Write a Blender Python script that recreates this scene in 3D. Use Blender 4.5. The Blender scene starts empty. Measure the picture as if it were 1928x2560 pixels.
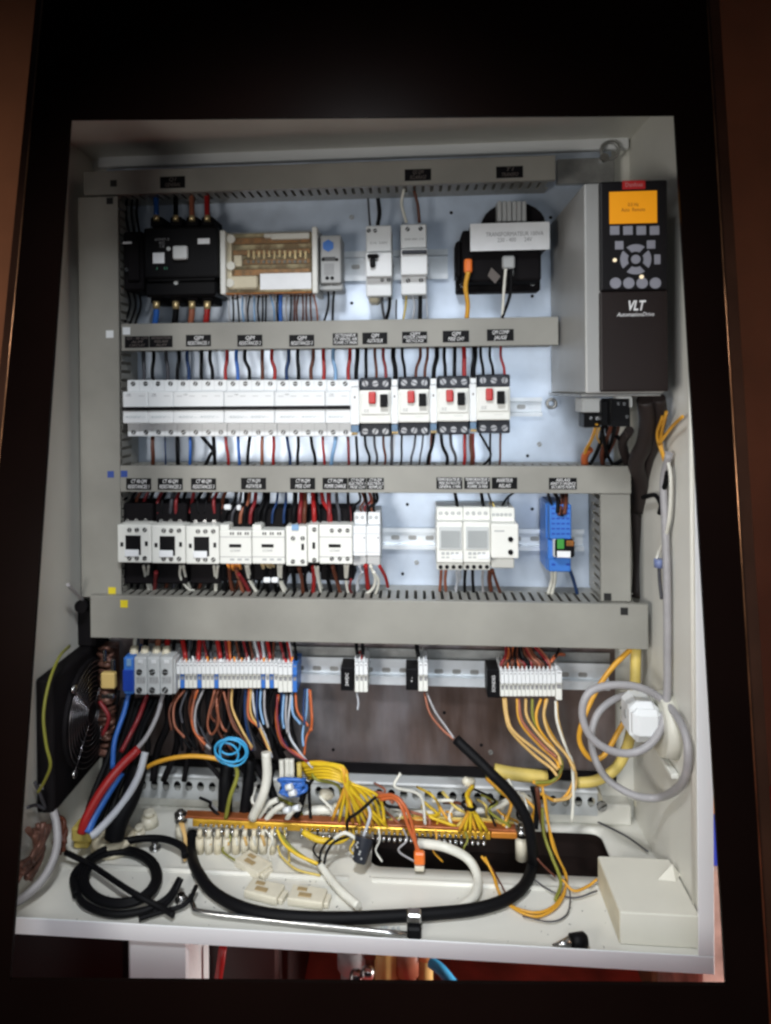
import bpy, bmesh, math, random
from mathutils import Vector, Matrix, Euler
random.seed(7)
SC = bpy.context.scene
COL = SC.collection

# ------------------------------------------------------------------ camera
FPX, PX0, PY0, WPX, HPX = 1575.5, 756.456, 844.854, 1666.0, 2212.7
CAM = Vector((0.48727, -0.80437, 0.62192))
ROT = Euler((1.5681662, 0.0086168, 0.0865566), 'XYZ')
cd = bpy.data.cameras.new('camera'); co = bpy.data.objects.new('camera', cd); COL.objects.link(co)
co.location = CAM; co.rotation_euler = ROT
cd.sensor_fit = 'HORIZONTAL'; cd.sensor_width = 36; cd.lens = 36*FPX/WPX
cd.shift_x = (WPX/2-PX0)/WPX; cd.shift_y = (PY0-HPX/2)/WPX
cd.clip_start = 0.01; cd.clip_end = 50
SC.camera = co

# ------------------------------------------------------------------ world, lamps, exposure
w = bpy.data.worlds.new('World'); SC.world = w; w.use_nodes = True
bgn = w.node_tree.nodes['Background']; bgn.inputs[0].default_value = (0.5, 0.62, 0.8, 1); bgn.inputs[1].default_value = 0.02
def area(name, loc, aim, size, power, col, spread=180):
    l = bpy.data.lights.new(name, 'AREA'); l.shape = 'DISK'; l.size = size; l.energy = power; l.color = col
    l.spread = math.radians(spread)
    o = bpy.data.objects.new(name, l); COL.objects.link(o); o.location = loc
    o.rotation_euler = (Vector(aim)-Vector(loc)).to_track_quat('-Z', 'Y').to_euler(); return o
area('ceiling_lamp', (0.40, -0.60, 1.19), (0.41, 0.2, 0.14), 0.16, 1.95, (0.93, 0.96, 1.0), 75)
area('work_lamp', (0.56, -0.98, 0.60), (0.52, 0.2, 0.12), 0.36, 1.15, (0.88, 0.945, 1.0), 84)
area('left_fill', (-0.02, -0.90, 0.48), (0.62, 0.1, 0.30), 0.30, 1.9, (1.0, 0.965, 0.91), 90)  # unseen fill added at the left to brighten the right wall
area('under_fill', (1.35, 0.10, 0.02), (0.62, 0.42, -0.28), 0.2, 6.5, (1.0, 0.95, 0.9), 100)  # unseen lamp added to brighten the floor strip below the cabinet
area('backdrop_fill_right', (1.75, -0.3, 0.9), (1.15, 0.95, 0.6), 0.3, 1.15, (1.0, 0.66, 0.45), 120)  # unseen warm fill added to lift the backdrop at right
area('backdrop_fill_left', (-0.9, -0.7, 0.75), (-0.62, 0.95, 0.75), 0.3, 2.0, (1.0, 0.70, 0.48), 60)  # unseen warm fill added for the left side of the backdrop
SC.view_settings.view_transform = 'Standard'; SC.view_settings.look = 'None'
SC.view_settings.exposure = 0.1; SC.view_settings.gamma = 1.0
SC.cycles.filter_width = 2.6
SC.cycles.max_bounces = 8

# ------------------------------------------------------------------ picture helpers
RM = ROT.to_matrix()
def ray(u, v): return RM @ Vector(((u-PX0)/FPX, -(v-PY0)/FPX, -1.0))
def P(u, v, Y):
    d = ray(u, v); return CAM + d*((Y-CAM.y)/d.y)
def PZ(u, v, Z):
    d = ray(u, v); return CAM + d*((Z-CAM.z)/d.z)
def PX(u, v, X):
    d = ray(u, v); return CAM + d*((X-CAM.x)/d.x)
def rect(u0, v0, u1, v1, Y):
    um, vm = (u0+u1)/2, (v0+v1)/2
    return P(u0, vm, Y).x, P(u1, vm, Y).x, P(um, v1, Y).z, P(um, v0, Y).z
REG = {1: (180,380,2.603), 2: (780,380,2.603), 3: (1340,280,2.833), 4: (280,840,2.603), 5: (860,840,2.872),
       6: (260,1140,2.38), 7: (900,1140,2.2514), 8: (0,1400,3.332), 9: (260,1560,2.777), 10: (800,1560,2.603),
       11: (1340,900,2.833), 12: (1340,1500,2.833), 13: (0,1960,2.975), 14: (440,1860,2.524), 15: (900,1860,2.777),
       16: (1300,2000,2.653), 17: (400,2260,1.851), 18: (1200,1880,4.628), 19: (0,1580,3.967)}
K = 1666/1928
def zz(r, x, y):
    a, b, s = REG[r]; return ((a+x/s)*K, (b+y/s)*K)
def zr(r, x0, y0, x1, y1): return zz(r, x0, y0)+zz(r, x1, y1)

# ------------------------------------------------------------------ materials
MATS = {}
def mat(name, col, rough=0.5, metal=0.0, var=0.12, nscale=18.0, bump=0.0, bscale=200.0, emit=None, coat=0.0, trans=0.0, alpha=1.0, spec=0.5):
    if name in MATS: return MATS[name]
    m = bpy.data.materials.new(name); m.use_nodes = True; nt = m.node_tree; b = nt.nodes['Principled BSDF']
    tc = nt.nodes.new('ShaderNodeTexCoord'); n = nt.nodes.new('ShaderNodeTexNoise'); n.inputs['Scale'].default_value = nscale
    n.inputs['Detail'].default_value = 6
    nt.links.new(tc.outputs['Object'], n.inputs['Vector'])
    cr = nt.nodes.new('ShaderNodeValToRGB')
    cr.color_ramp.elements[0].position = 0.3; cr.color_ramp.elements[1].position = 0.7
    cr.color_ramp.elements[0].color = tuple(c*(1-var) for c in col)+(1,)
    cr.color_ramp.elements[1].color = tuple(min(1, c*(1+var*0.6)) for c in col)+(1,)
    nt.links.new(n.outputs['Fac'], cr.inputs['Fac']); nt.links.new(cr.outputs['Color'], b.inputs['Base Color'])
    b.inputs['Roughness'].default_value = rough; b.inputs['Metallic'].default_value = metal
    b.inputs['Specular IOR Level'].default_value = spec
    if coat: b.inputs['Coat Weight'].default_value = coat
    if trans: b.inputs['Transmission Weight'].default_value = trans
    if alpha < 1: b.inputs['Alpha'].default_value = alpha
    if bump:
        n2 = nt.nodes.new('ShaderNodeTexNoise'); n2.inputs['Scale'].default_value = bscale
        nt.links.new(tc.outputs['Object'], n2.inputs['Vector'])
        bp = nt.nodes.new('ShaderNodeBump'); bp.inputs['Strength'].default_value = bump; bp.inputs['Distance'].default_value = 0.001
        nt.links.new(n2.outputs['Fac'], bp.inputs['Height']); nt.links.new(bp.outputs['Normal'], b.inputs['Normal'])
    if emit:
        b.inputs['Emission Color'].default_value = emit[0]+(1,); b.inputs['Emission Strength'].default_value = emit[1]
    MATS[name] = m; return m
paint = mat('cabinet_paint', (0.72, 0.71, 0.65), 0.42, var=0.10, nscale=5, bump=0.15, bscale=500)
duct_m = mat('duct_grey', (0.262, 0.256, 0.228), 0.5, var=0.2, nscale=9, bump=.12, bscale=60)
duct_in = mat('duct_grey_inside', (0.26, 0.25, 0.23), 0.6, var=0.1)
zinc = mat('zinc_steel', (0.70, 0.74, 0.78), 0.42, 0.55, var=0.15, nscale=30)
zinc_d = mat('zinc_dull', (0.36, 0.36, 0.35), 0.45, 0.75, var=0.3, nscale=40)
chrome = mat('screw_metal', (0.55, 0.55, 0.55), 0.25, 1.0, var=0.2, nscale=200)
darkscrew = mat('screw_dark', (0.10, 0.10, 0.10), 0.4, 0.8)
white_p = mat('plastic_white', (0.74, 0.76, 0.77), 0.4, var=0.04, nscale=10)
ivory = mat('plastic_ivory', (0.74, 0.745, 0.70), 0.42, var=0.05, nscale=10)
cream = mat('plastic_cream', (0.66, 0.60, 0.45), 0.5, var=0.12, nscale=30)
greyp = mat('plastic_grey', (0.40, 0.41, 0.41), 0.45, var=0.06)
lgrey = mat('plastic_light_grey', (0.52, 0.54, 0.54), 0.45, var=0.05)
black_p = mat('plastic_black', (0.005, 0.005, 0.006), 0.5, var=0.2, spec=.12)
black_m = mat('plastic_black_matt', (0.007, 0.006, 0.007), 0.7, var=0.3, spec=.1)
navy_p = mat('plastic_dark_slate', (0.018, 0.021, 0.030), 0.45, spec=.3)
brown_d = mat('drive_brown_black', (0.014, 0.0085, 0.0075), 0.45, var=0.15, nscale=8, spec=.3)
red_p = mat('plastic_red', (0.50, 0.02, 0.02), 0.4)
blue_p = mat('plastic_blue', (0.04, 0.17, 0.55), 0.42)
dblue_p = mat('plastic_deep_blue', (0.012, 0.05, 0.35), 0.4)
green_p = mat('plastic_green', (0.04, 0.28, 0.04), 0.5)
orange_p = mat('plastic_orange', (0.80, 0.17, 0.02), 0.4)
yellow_p = mat('plastic_yellow', (0.75, 0.56, 0.03), 0.45)
clear_p = mat('plastic_clear', (0.80, 0.70, 0.45), 0.3, alpha=0.06)
copper = mat('copper_bar', (0.26, 0.10, 0.02), 0.45, 0.3, var=0.6, nscale=120)
brass = mat('brass', (0.75, 0.58, 0.30), 0.35, 0.7, var=0.3, nscale=80)
ceramic = mat('ceramic_cream', (0.66, 0.62, 0.50), 0.35, var=0.1, nscale=40)
paper = mat('label_paper', (0.78, 0.80, 0.82), 0.6, var=0.05, nscale=60)
white_t = mat('lettering_white', (0.80, 0.80, 0.80), 0.5)
grey_t = mat('lettering_grey', (0.26, 0.26, 0.27), 0.5)
black_t = mat('lettering_black', (0.02, 0.02, 0.02), 0.5)
dim_t = mat('lettering_faded', (0.12, 0.10, 0.09), 0.6)
glassy = mat('window_grey', (0.36, 0.38, 0.38), 0.15, var=0.1)
orange_s = mat('screen_orange', (0.5, 0.2, 0.01), 0.3, var=0.1, nscale=30, emit=((0.95, 0.36, 0.01), 0.40))
W = {}
for k, c, r in [('black', (0.004, 0.004, 0.005), .55), ('red', (0.32, 0.012, 0.012), .4), ('dark red', (0.20, 0.016, 0.02), .4), ('blue', (0.03, 0.13, 0.46), .4),
                ('dark blue', (0.015, 0.04, 0.12), .4), ('light blue', (0.20, 0.36, 0.58), .4), ('brown', (0.11, 0.035, 0.02), .4),
                ('copper brown', (0.30, 0.10, 0.055), .45), ('tan', (0.60, 0.38, 0.13), .45), ('orange', (0.48, 0.11, 0.03), .45), ('white', (0.68, 0.67, 0.60), .4),
                ('grey', (0.33, 0.32, 0.33), .45), ('dark grey', (0.06, 0.06, 0.07), .45), ('light grey', (0.48, 0.50, 0.54), .45),
                ('yellow', (0.68, 0.46, 0.02), .4), ('amber', (0.66, 0.33, 0.03), .4), ('yellow green', (0.22, 0.22, 0.03), .5), ('cyan', (0.05, 0.36, 0.66), .4), ('pale yellow', (0.60, 0.46, 0.12), .5)]:
    W[k] = mat('insulation_'+k.replace(' ', '_'), c, r, var=0.1, nscale=60, spec=.12 if max(c) < .01 else (.25 if max(c) < .15 else .45))

# ------------------------------------------------------------------ mesh helpers
class MB:
    def __init__(s): s.bm = bmesh.new()
    def box(s, x0, x1, y0, y1, z0, z1, b=0.0, seg=1):
        if x0 > x1: x0, x1 = x1, x0
        if y0 > y1: y0, y1 = y1, y0
        if z0 > z1: z0, z1 = z1, z0
        r = bmesh.ops.create_cube(s.bm, size=1)
        for v in r['verts']:
            v.co = Vector((x0+(v.co.x+.5)*(x1-x0), y0+(v.co.y+.5)*(y1-y0), z0+(v.co.z+.5)*(z1-z0)))
        if b:
            b = min(b, .45*min(x1-x0, y1-y0, z1-z0))
            es = list({e for v in r['verts'] for e in v.link_edges})
            bmesh.ops.bevel(s.bm, geom=es, offset=b, segments=seg, affect='EDGES', profile=0.5)
        return s
    def pbox(s, u0, v0, u1, v1, Yf, Yb, b=0.0, seg=1):
        x0, x1, z0, z1 = rect(u0, v0, u1, v1, Yf); return s.box(x0, x1, Yf, Yb, z0, z1, b, seg)
    def prism(s, pts, y0, y1, ax='y'):
        def c(a, b_, t): return Vector((a, t, b_)) if ax == 'y' else (Vector((t, a, b_)) if ax == 'x' else Vector((a, b_, t)))
        n = len(pts); A = [s.bm.verts.new(c(a, b_, y0)) for a, b_ in pts]; B = [s.bm.verts.new(c(a, b_, y1)) for a, b_ in pts]
        fs = [s.bm.faces.new(A), s.bm.faces.new(B[::-1])]
        for i in range(n): fs.append(s.bm.faces.new((A[i], B[i], B[(i+1) % n], A[(i+1) % n])))
        bmesh.ops.recalc_face_normals(s.bm, faces=fs); return s
    def cyl(s, c, ax, r, h, seg=20, r2=None):
        c = Vector(c); a = Vector(ax).normalized(); q = a.to_track_quat('Z', 'Y'); r2 = r if r2 is None else r2
        A = [s.bm.verts.new(c+q@Vector((r*math.cos(t), r*math.sin(t), 0))) for t in [2*math.pi*i/seg for i in range(seg)]]
        B = [s.bm.verts.new(c+q@Vector((r2*math.cos(t), r2*math.sin(t), h))) for t in [2*math.pi*i/seg for i in range(seg)]]
        fs = [s.bm.faces.new(A[::-1]), s.bm.faces.new(B)]
        for i in range(seg): fs.append(s.bm.faces.new((A[i], A[(i+1) % seg], B[(i+1) % seg], B[i])))
        for f in fs[2:]: f.smooth = True
        return s
    def ring(s, c, ax, R, r, seg=32, n=8):
        c = Vector(c); q = Vector(ax).to_track_quat('Z', 'Y')
        pts = [c+q@Vector((R*math.cos(2*math.pi*i/seg), R*math.sin(2*math.pi*i/seg), 0)) for i in range(seg)]
        return s.tube(pts, r, n, closed=True, smooth=False)
    def tube(s, pts, r, n=8, closed=False, smooth=True, r_end=None, sub=6):
        pts = [Vector(p) for p in pts]
        if smooth and len(pts) > 2:
            out = []; N = len(pts)
            for i in range(N if closed else N-1):
                p0 = pts[(i-1) % N] if (closed or i > 0) else pts[0]*2-pts[1]
                p1 = pts[i]; p2 = pts[(i+1) % N]
                p3 = pts[(i+2) % N] if (closed or i+2 < N) else pts[-1]*2-pts[-2]
                for k in range(sub):
                    t = k/sub
                    out.append(.5*((2*p1)+(p2-p0)*t+(2*p0-5*p1+4*p2-p3)*t*t+(3*p1-p0-3*p2+p3)*t**3))
            if not closed: out.append(pts[-1])
            pts = out
        N = len(pts); rings = []; up = None
        for i, p in enumerate(pts):
            t = (pts[(i+1) % N]-pts[(i-1) % N]) if closed else (pts[min(i+1, N-1)]-pts[max(i-1, 0)])
            if t.length < 1e-9: t = Vector((0, 0, 1))
            t.normalize()
            if up is None: up = t.orthogonal().normalized()
            up = (up-t*up.dot(t))
            if up.length < 1e-6: up = t.orthogonal()
            up.normalize(); bi = t.cross(up)
            rr = r if r_end is None else r+(r_end-r)*i/(N-1)
            rings.append([s.bm.verts.new(p+up*(rr*math.cos(2*math.pi*k/n))+bi*(rr*math.sin(2*math.pi*k/n))) for k in range(n)])
        for i in range(N if closed else N-1):
            a, b = rings[i], rings[(i+1) % N]
            for k in range(n):
                f = s.bm.faces.new((a[k], a[(k+1) % n], b[(k+1) % n], b[k])); f.smooth = True
        if not closed:
            s.bm.faces.new(rings[0][::-1]); s.bm.faces.new(rings[-1])
        return s
    def screw(s, c, r, ax=(0, -1, 0), ang=0.6, h=0.0012):
        c = Vector(c); q = Vector(ax).to_track_quat('Z', 'Y') @ Euler((0, 0, ang)).to_quaternion()
        for sg in (1, -1):
            ps = [Vector((r*math.cos(t), sg*max(r*.16, r*math.sin(t)), 0)) for t in [math.pi*i/8 for i in range(9)]]
            A = [s.bm.verts.new(c+q@p) for p in ps]; B = [s.bm.verts.new(c+q@(p+Vector((0, 0, h)))) for p in ps]
            fs = [s.bm.faces.new(A), s.bm.faces.new(B[::-1])]
            for i in range(9): fs.append(s.bm.faces.new((A[i], B[i], B[(i+1) % 9], A[(i+1) % 9])))
            bmesh.ops.recalc_face_normals(s.bm, faces=fs)
        return s
    def build(s, name, m, parent=None, label=None):
        base = Vector((0, 0, 0))
        me = bpy.data.meshes.new(name); vs = s.bm.verts
        if parent is None:
            xs = [v.co for v in vs]
            base = Vector(((min(v.x for v in xs)+max(v.x for v in xs))/2, (min(v.y for v in xs)+max(v.y for v in xs))/2, min(v.z for v in xs)))
        else: base = world_loc(parent)
        for v in vs: v.co -= base
        s.bm.to_mesh(me); s.bm.free(); me.materials.append(m)
        o = bpy.data.objects.new(name, me); COL.objects.link(o)
        if parent is None: o.location = base
        else: o.parent = parent; o['_w'] = 0; del o['_w']
        WL[o.name] = base
        if label: o['label'] = label
        return o
WL = {}
def world_loc(o): return WL[o.name]
def tag(o, label, cat, group=None, kind=None):
    if label: o['label'] = label
    if cat: o['category'] = cat
    if group: o['group'] = group
    if kind: o['kind'] = kind
    return o
def thing(name, label, cat, loc, group=None):
    o = bpy.data.objects.new(name, None); COL.objects.link(o); o.location = Vector(loc); o.empty_display_size = .02
    WL[o.name] = Vector(loc); return tag(o, label, cat, group)
def text(s, c, size, m, parent, name='lettering', width=None, shear=0.0, font_w=1.0, ax='y', bold=0.0):
    """letters standing in the XZ plane facing -Y, centred on c"""
    cu = bpy.data.curves.new('t', 'FONT'); cu.body = s; cu.align_x = 'CENTER'; cu.align_y = 'CENTER'; cu.size = size
    cu.extrude = 0.00015; cu.shear = shear; cu.offset = bold; cu.space_line = 0.95; cu.resolution_u = 2
    to = bpy.data.objects.new('t', cu); COL.objects.link(to)
    dg = bpy.context.evaluated_depsgraph_get(); me = bpy.data.meshes.new_from_object(to.evaluated_get(dg))
    bpy.data.objects.remove(to); bpy.data.curves.remove(cu)
    xs = [v.co.x for v in me.vertices]
    sx = font_w
    if width and xs: sx = width/(max(xs)-min(xs))
    c = Vector(c); base = world_loc(parent)
    for v in me.vertices:
        x, y, z = v.co
        v.co = c+Vector((x*sx, -z, y))-base if ax == 'y' else c+Vector((x*sx, y, z))-base
    me.materials.append(m); me.name = name
    o = bpy.data.objects.new(name, me); COL.objects.link(o); o.parent = parent; WL[o.name] = base
    return o
# parents carry a location; children meshes are stored relative to it, sub-parts of meshes share the same base
ORD = ['zeroth', 'first', 'second', 'third', 'fourth', 'fifth', 'sixth', 'seventh', 'eighth', 'ninth', 'tenth', 'eleventh', 'twelfth', 'thirteenth', 'fourteenth',
       'fifteenth', 'sixteenth', 'seventeenth', 'eighteenth', 'nineteenth', 'twentieth']
ORD += ['twenty-'+x for x in ORD[1:10]]+['thirtieth']+['thirty-'+x for x in ORD[1:10]]
def pt(p):
    q = PZ(p[0], p[1], p[3]) if len(p) == 4 else P(*p)
    if q.y > 0.0 and q.x > .791: q = PX(p[0], p[1], .791)
    if q.y > 0.0 and q.x < .007: q = PX(p[0], p[1], .007)
    return q
MM = 0.001
def wire(label, color, pts, r, group=None, name='wire', cat='wire', n=7, r_end=None, sub=6):
    o = MB().tube([pt(p) for p in pts], r*MM, n, r_end=r_end and r_end*MM, sub=sub).build(name, W[color])
    return tag(o, label, cat, group)
def jit(a): return random.uniform(-a, a)

# ================================================================== setting
def plane_obj(name, pts, m):
    bm = MB(); vs = [bm.bm.verts.new(p) for p in pts]; bm.bm.faces.new(vs); o = bm.build(name, m); o['kind'] = 'structure'; return o
wall_m = mat('wall_warm_brown', (0.15, 0.068, 0.038), 0.8, var=0.35, nscale=3.0, bump=0.3, bscale=20)
o = MB().box(-3, 4, 0.95, 1.0, -0.42, 3).build('wall', wall_m); o['kind'] = 'structure'
floor_m = mat('floor_red', (0.48, 0.045, 0.03), 0.5, var=0.5, nscale=16)
o = MB().box(-3, 4, -2.5, 0.948, -0.34, -0.30).build('floor', floor_m); o['kind'] = 'structure'

# ------------------------------------------------------------------ display bezel (leaning frame round the picture)
SL = 0.155
def PB(u, v, off=0.0):
    d = ray(u, v); # plane y = -0.02 + SL*(z-0.915) + off
    t = (-0.02+off+SL*(CAM.z-0.915)-CAM.y)/(d.y-SL*d.z); return CAM+d*t
def bezel_ring(outer, inner, y0, y1):
    bm = MB(); V = []
    for pts in (outer, inner):
        for off in (y0, y1): V.append([bm.bm.verts.new(p+Vector((0, off, 0))) for p in pts])
    oF, oB, iF, iB = V; n = len(outer); fs = []
    for i in range(n):
        j = (i+1) % n
        for q in ((oF[i], oF[j], iF[j], iF[i]), (oB[i], iB[i], iB[j], oB[j]), (oF[i], oB[i], oB[j], oF[j]), (iF[i], iF[j], iB[j], iB[i])):
            fs.append(bm.bm.faces.new(q))
    bmesh.ops.recalc_face_normals(bm.bm, faces=fs); return bm
inner = [PB(152, 258), PB(1458, 248), PB(1569, 2130), PB(21, 2119)]
def ext(a, b, t): return a+(b-a)*t
gl = [PB(116-12, -120), PB(1520, -120), PB(1672, 2330), PB(-128, 2330)]
ou = [PB(88, -130), PB(1548, -130), PB(1706, 2345), PB(-155, 2345)]
bez = thing('tablet_frame', 'large black glass bezel with dark brown metal rim framing the whole electrical cabinet', 'tablet frame', (0.42, -0.14, -0.10))
glass_b = mat('bezel_black_glass', (0.0045, 0.0022, 0.0018), 0.3, var=0.3, nscale=4, spec=0.02)
rim_b = mat('rim_brown_metal', (0.055, 0.022, 0.012), 0.38, 0.6, var=0.4, nscale=12)
edge_b = mat('rim_edge_highlight', (0.42, 0.20, 0.10), 0.3, 0.9, var=0.6, nscale=25)
bezel_ring(gl, inner, 0, 0.004).build('glass_border', glass_b, bez)
gl2 = [p for p in gl]
bezel_ring(ou, gl2, 0.002, 0.014).build('metal_rim', rim_b, bez)
for (a, b) in ((gl[0], gl[3]), (gl[1], gl[2])):
    MB().tube([a+Vector((0, -.0002, 0)), b+Vector((0, -.0002, 0))], 0.0009, 8, smooth=False).build('edge_highlight_line', edge_b, bez)  # edge line in bright copper, rim highlight put into its colour

# ================================================================== cabinet enclosure
H, D = 0.9766, 0.28
cab = thing('electrical_cabinet', 'open light grey steel enclosure holding all the ducts, rails and devices', 'cabinet', (0.4, 0.14, 0.0))
MB().box(0, .8, D, D+.002, 0, H).build('back_panel', paint, cab)
MB().prism([(0.0015, 0), (D, 0), (D, H), (0.12, H), (0.045, .5)], -.0015, 0, 'x').build('left_wall', paint, cab)
MB().prism([(0.0015, 0), (D, 0), (D, H), (0.12, H), (0.0015, .90)], .8, .8015, 'x').build('right_wall', paint, cab)
MB().prism([(0, .13), (.11, .045), (.8, .045), (.8, D), (0, D)], H, H+.0015, 'z').build('ceiling', paint, cab)
# floor with the big cable opening
hx0, hx1, hy0, hy1 = 0.4265, 0.742, 0.137, 0.240
fl = MB()
def rr(x0, x1, y0, y1, r, n=5):
    out = []
    for cx, cy, a0 in ((x1-r, y1-r, 0), (x0+r, y1-r, 90), (x0+r, y0+r, 180), (x1-r, y0+r, 270)):
        for i in range(n+1):
            a = math.radians(a0+90*i/n); out.append((cx+r*math.cos(a), cy+r*math.sin(a)))
    return out
inn = rr(hx0, hx1, hy0, hy1, 0.014); out_ = []
cx, cy = (hx0+hx1)/2, (hy0+hy1)/2
mid = rr(hx0-.02, hx1+.02, hy0-.014, hy1+.014, 0.02)
def mk(pts, z): return [fl.bm.verts.new((x, y, z)) for x, y in pts]
I0, I1, M0 = mk(inn, -0.004), mk(inn, 0.0035), mk(mid, 0.0)
n_ = len(inn)
for i in range(n_):
    j = (i+1) % n_
    for A, B in ((I0, I1), (I1, M0)):
        f = fl.bm.faces.new((A[i], A[j], B[j], B[i])); f.smooth = True
x0, x1, y0, y1 = -0.0, 0.8, 0.0015, D
outer = []
for (x, y) in mid:   # project mid points to the outer rectangle
    dx, dy = x-cx, y-cy; t = 1e9
    if dx > 1e-9: t = min(t, (x1-cx)/dx)
    if dx < -1e-9: t = min(t, (x0-cx)/dx)
    if dy > 1e-9: t = min(t, (y1-cy)/dy)
    if dy < -1e-9: t = min(t, (y0-cy)/dy)
    outer.append((cx+dx*t, cy+dy*t))
# four flat slabs instead of projected fan outside the rounded border
O = mk(outer, 0.0)
for i in range(n_):
    j = (i+1) % n_; fl.bm.faces.new((M0[i], M0[j], O[j], O[i]))
def side_of(p): return [abs(p[0]-x0) < 1e-6, abs(p[0]-x1) < 1e-6, abs(p[1]-y0) < 1e-6, abs(p[1]-y1) < 1e-6].index(True)
for i in range(n_):
    j = (i+1) % n_
    if side_of(outer[i]) != side_of(outer[j]):
        qx = x0 if min(outer[i][0], outer[j][0]) < x0+1e-6 else x1; qy = y0 if min(outer[i][1], outer[j][1]) < y0+1e-6 else y1
        v = fl.bm.verts.new((qx, qy, 0)); fl.bm.faces.new((O[i], O[j], v))
bmesh.ops.recalc_face_normals(fl.bm, faces=fl.bm.faces)
fl.build('floor_panel', paint, cab)
MB().box(hx0-.02, hx1+.02, hy0-.02, hy1+.02, -.05, -.048).build('cable_chute', mat('chute_brown', (0.020, 0.011, 0.009), 0.5, var=0.5, nscale=20), cab)
t_ = MB()
for a in ((hx0-.02, hx0-.018, hy0-.02, hy1+.02), (hx1+.018, hx1+.02, hy0-.02, hy1+.02), (hx0-.018, hx1+.018, hy1+.018, hy1+.02), (hx0-.018, hx1+.018, hy0-.02, hy0-.018)):
    t_.box(a[0], a[1], a[2], a[3], -.048, -.006)
t_.build('chute_wall', MATS['chute_brown'], cab)
fr = MB()
fr.box(-.0015, .8015, 0, .0014, -.005, .0145, .0005)
fr.box(.785, .8015, 0, .0014, .0147, .90, .0005)
fr.box(-.0015, .8015, .0016, .012, -.005, -.002, .0005)
fr.build('front_flange', mat('flange_paint_lit', (0.82, 0.84, 0.86), 0.4, var=.05, nscale=5), cab)  # cabinet paint made lighter, frontal light put into the colour
MB().box(.012, .797, .266, .2795, P(700, 346, .27).z, P(700, 318, .27).z, .003, 2).build('bright_strip', white_p, cab)  # white strip added to brighten the top band of the back panel
# ribs pressed into the right wall and floor
MB().tube([(0.8, .05, .03), (0.8, .05, .85)], .003, 10, smooth=False).build('wall_rib', paint, cab)
MB().tube([(0.02, .115, .0), (0.40, .115, .0)], .0035, 10, smooth=False).build('floor_rib', paint, cab)
MB().tube([(0.43, .115, .0), (0.70, .115, .0)], .0035, 10, smooth=False).build('floor_rib', paint, cab)

# mounting plate (stained, zinc plated, dark reflection painted into the lower brown)
pm = bpy.data.materials.new('plate_zinc'); pm.use_nodes = True; nt = pm.node_tree; b = nt.nodes['Principled BSDF']
tc = nt.nodes.new('ShaderNodeTexCoord'); mp = nt.nodes.new('ShaderNodeMapping'); mp.inputs['Scale'].default_value = (1, 1, .35)
nt.links.new(tc.outputs['Object'], mp.inputs['Vector'])
n1 = nt.nodes.new('ShaderNodeTexNoise'); n1.inputs['Scale'].default_value = 9; n1.inputs['Detail'].default_value = 8; nt.links.new(mp.outputs['Vector'], n1.inputs['Vector'])
sx = nt.nodes.new('ShaderNodeSeparateXYZ'); nt.links.new(tc.outputs['Object'], sx.inputs[0])
mr = nt.nodes.new('ShaderNodeMapRange'); mr.inputs['From Min'].default_value = 0.255; mr.inputs['From Max'].default_value = 0.17
nt.links.new(sx.outputs['Z'], mr.inputs['Value'])
mu = nt.nodes.new('ShaderNodeMath'); mu.operation = 'MULTIPLY'; nt.links.new(n1.outputs['Fac'], mu.inputs[0]); nt.links.new(mr.outputs[0], mu.inputs[1])
ad = nt.nodes.new('ShaderNodeMath'); ad.operation = 'MULTIPLY'; ad.inputs[1].default_value = 1.8; nt.links.new(mu.outputs[0], ad.inputs[0]); ad.use_clamp = True
mx = nt.nodes.new('ShaderNodeMix'); mx.data_type = 'RGBA'; mx.inputs[6].default_value = (0.62, 0.70, 0.82, 1)
n3 = nt.nodes.new('ShaderNodeTexNoise'); n3.inputs['Scale'].default_value = 22; n3.inputs['Detail'].default_value = 8; mp3 = nt.nodes.new('ShaderNodeMapping'); mp3.inputs['Scale'].default_value = (1.6, 1, .25)
nt.links.new(tc.outputs['Object'], mp3.inputs['Vector']); nt.links.new(mp3.outputs[0], n3.inputs['Vector'])
cr3 = nt.nodes.new('ShaderNodeValToRGB'); cr3.color_ramp.elements[0].position = .35; cr3.color_ramp.elements[1].position = .68
cr3.color_ramp.elements[0].color = (.15, .10, .085, 1); cr3.color_ramp.elements[1].color = (.27, .215, .21, 1)
nt.links.new(n3.outputs['Fac'], cr3.inputs['Fac']); nt.links.new(cr3.outputs['Color'], mx.inputs[7])
nt.links.new(ad.outputs[0], mx.inputs[0])
n4 = nt.nodes.new('ShaderNodeTexNoise'); n4.inputs['Scale'].default_value = 14; n4.inputs['Detail'].default_value = 10; nt.links.new(tc.outputs['Object'], n4.inputs['Vector'])
r4_ = nt.nodes.new('ShaderNodeMapRange'); r4_.inputs['From Min'].default_value = .3; r4_.inputs['From Max'].default_value = .7; r4_.inputs['To Min'].default_value = .72; r4_.inputs['To Max'].default_value = 1.05; nt.links.new(n4.outputs['Fac'], r4_.inputs['Value'])
m4 = nt.nodes.new('ShaderNodeVectorMath'); m4.operation = 'SCALE'; nt.links.new(mx.outputs[2], m4.inputs[0]); nt.links.new(r4_.outputs[0], m4.inputs['Scale']); nt.links.new(m4.outputs[0], b.inputs['Base Color'])
b.inputs['Metallic'].default_value = 0.72
rmp = nt.nodes.new('ShaderNodeMapRange'); rmp.inputs['To Min'].default_value = .30; rmp.inputs['To Max'].default_value = .5; nt.links.new(n1.outputs['Fac'], rmp.inputs['Value']); nt.links.new(rmp.outputs[0], b.inputs['Roughness'])
plate = MB(); px0, px1, pz0, pz1 = P(235, 900, .265).x, P(1325, 900, .265).x, .072, .958
plate.box(px0, px1, .265, .267, pz0, pz1); plate.box(px0, px1, .2672, .274, pz0, pz0+.002)
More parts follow.
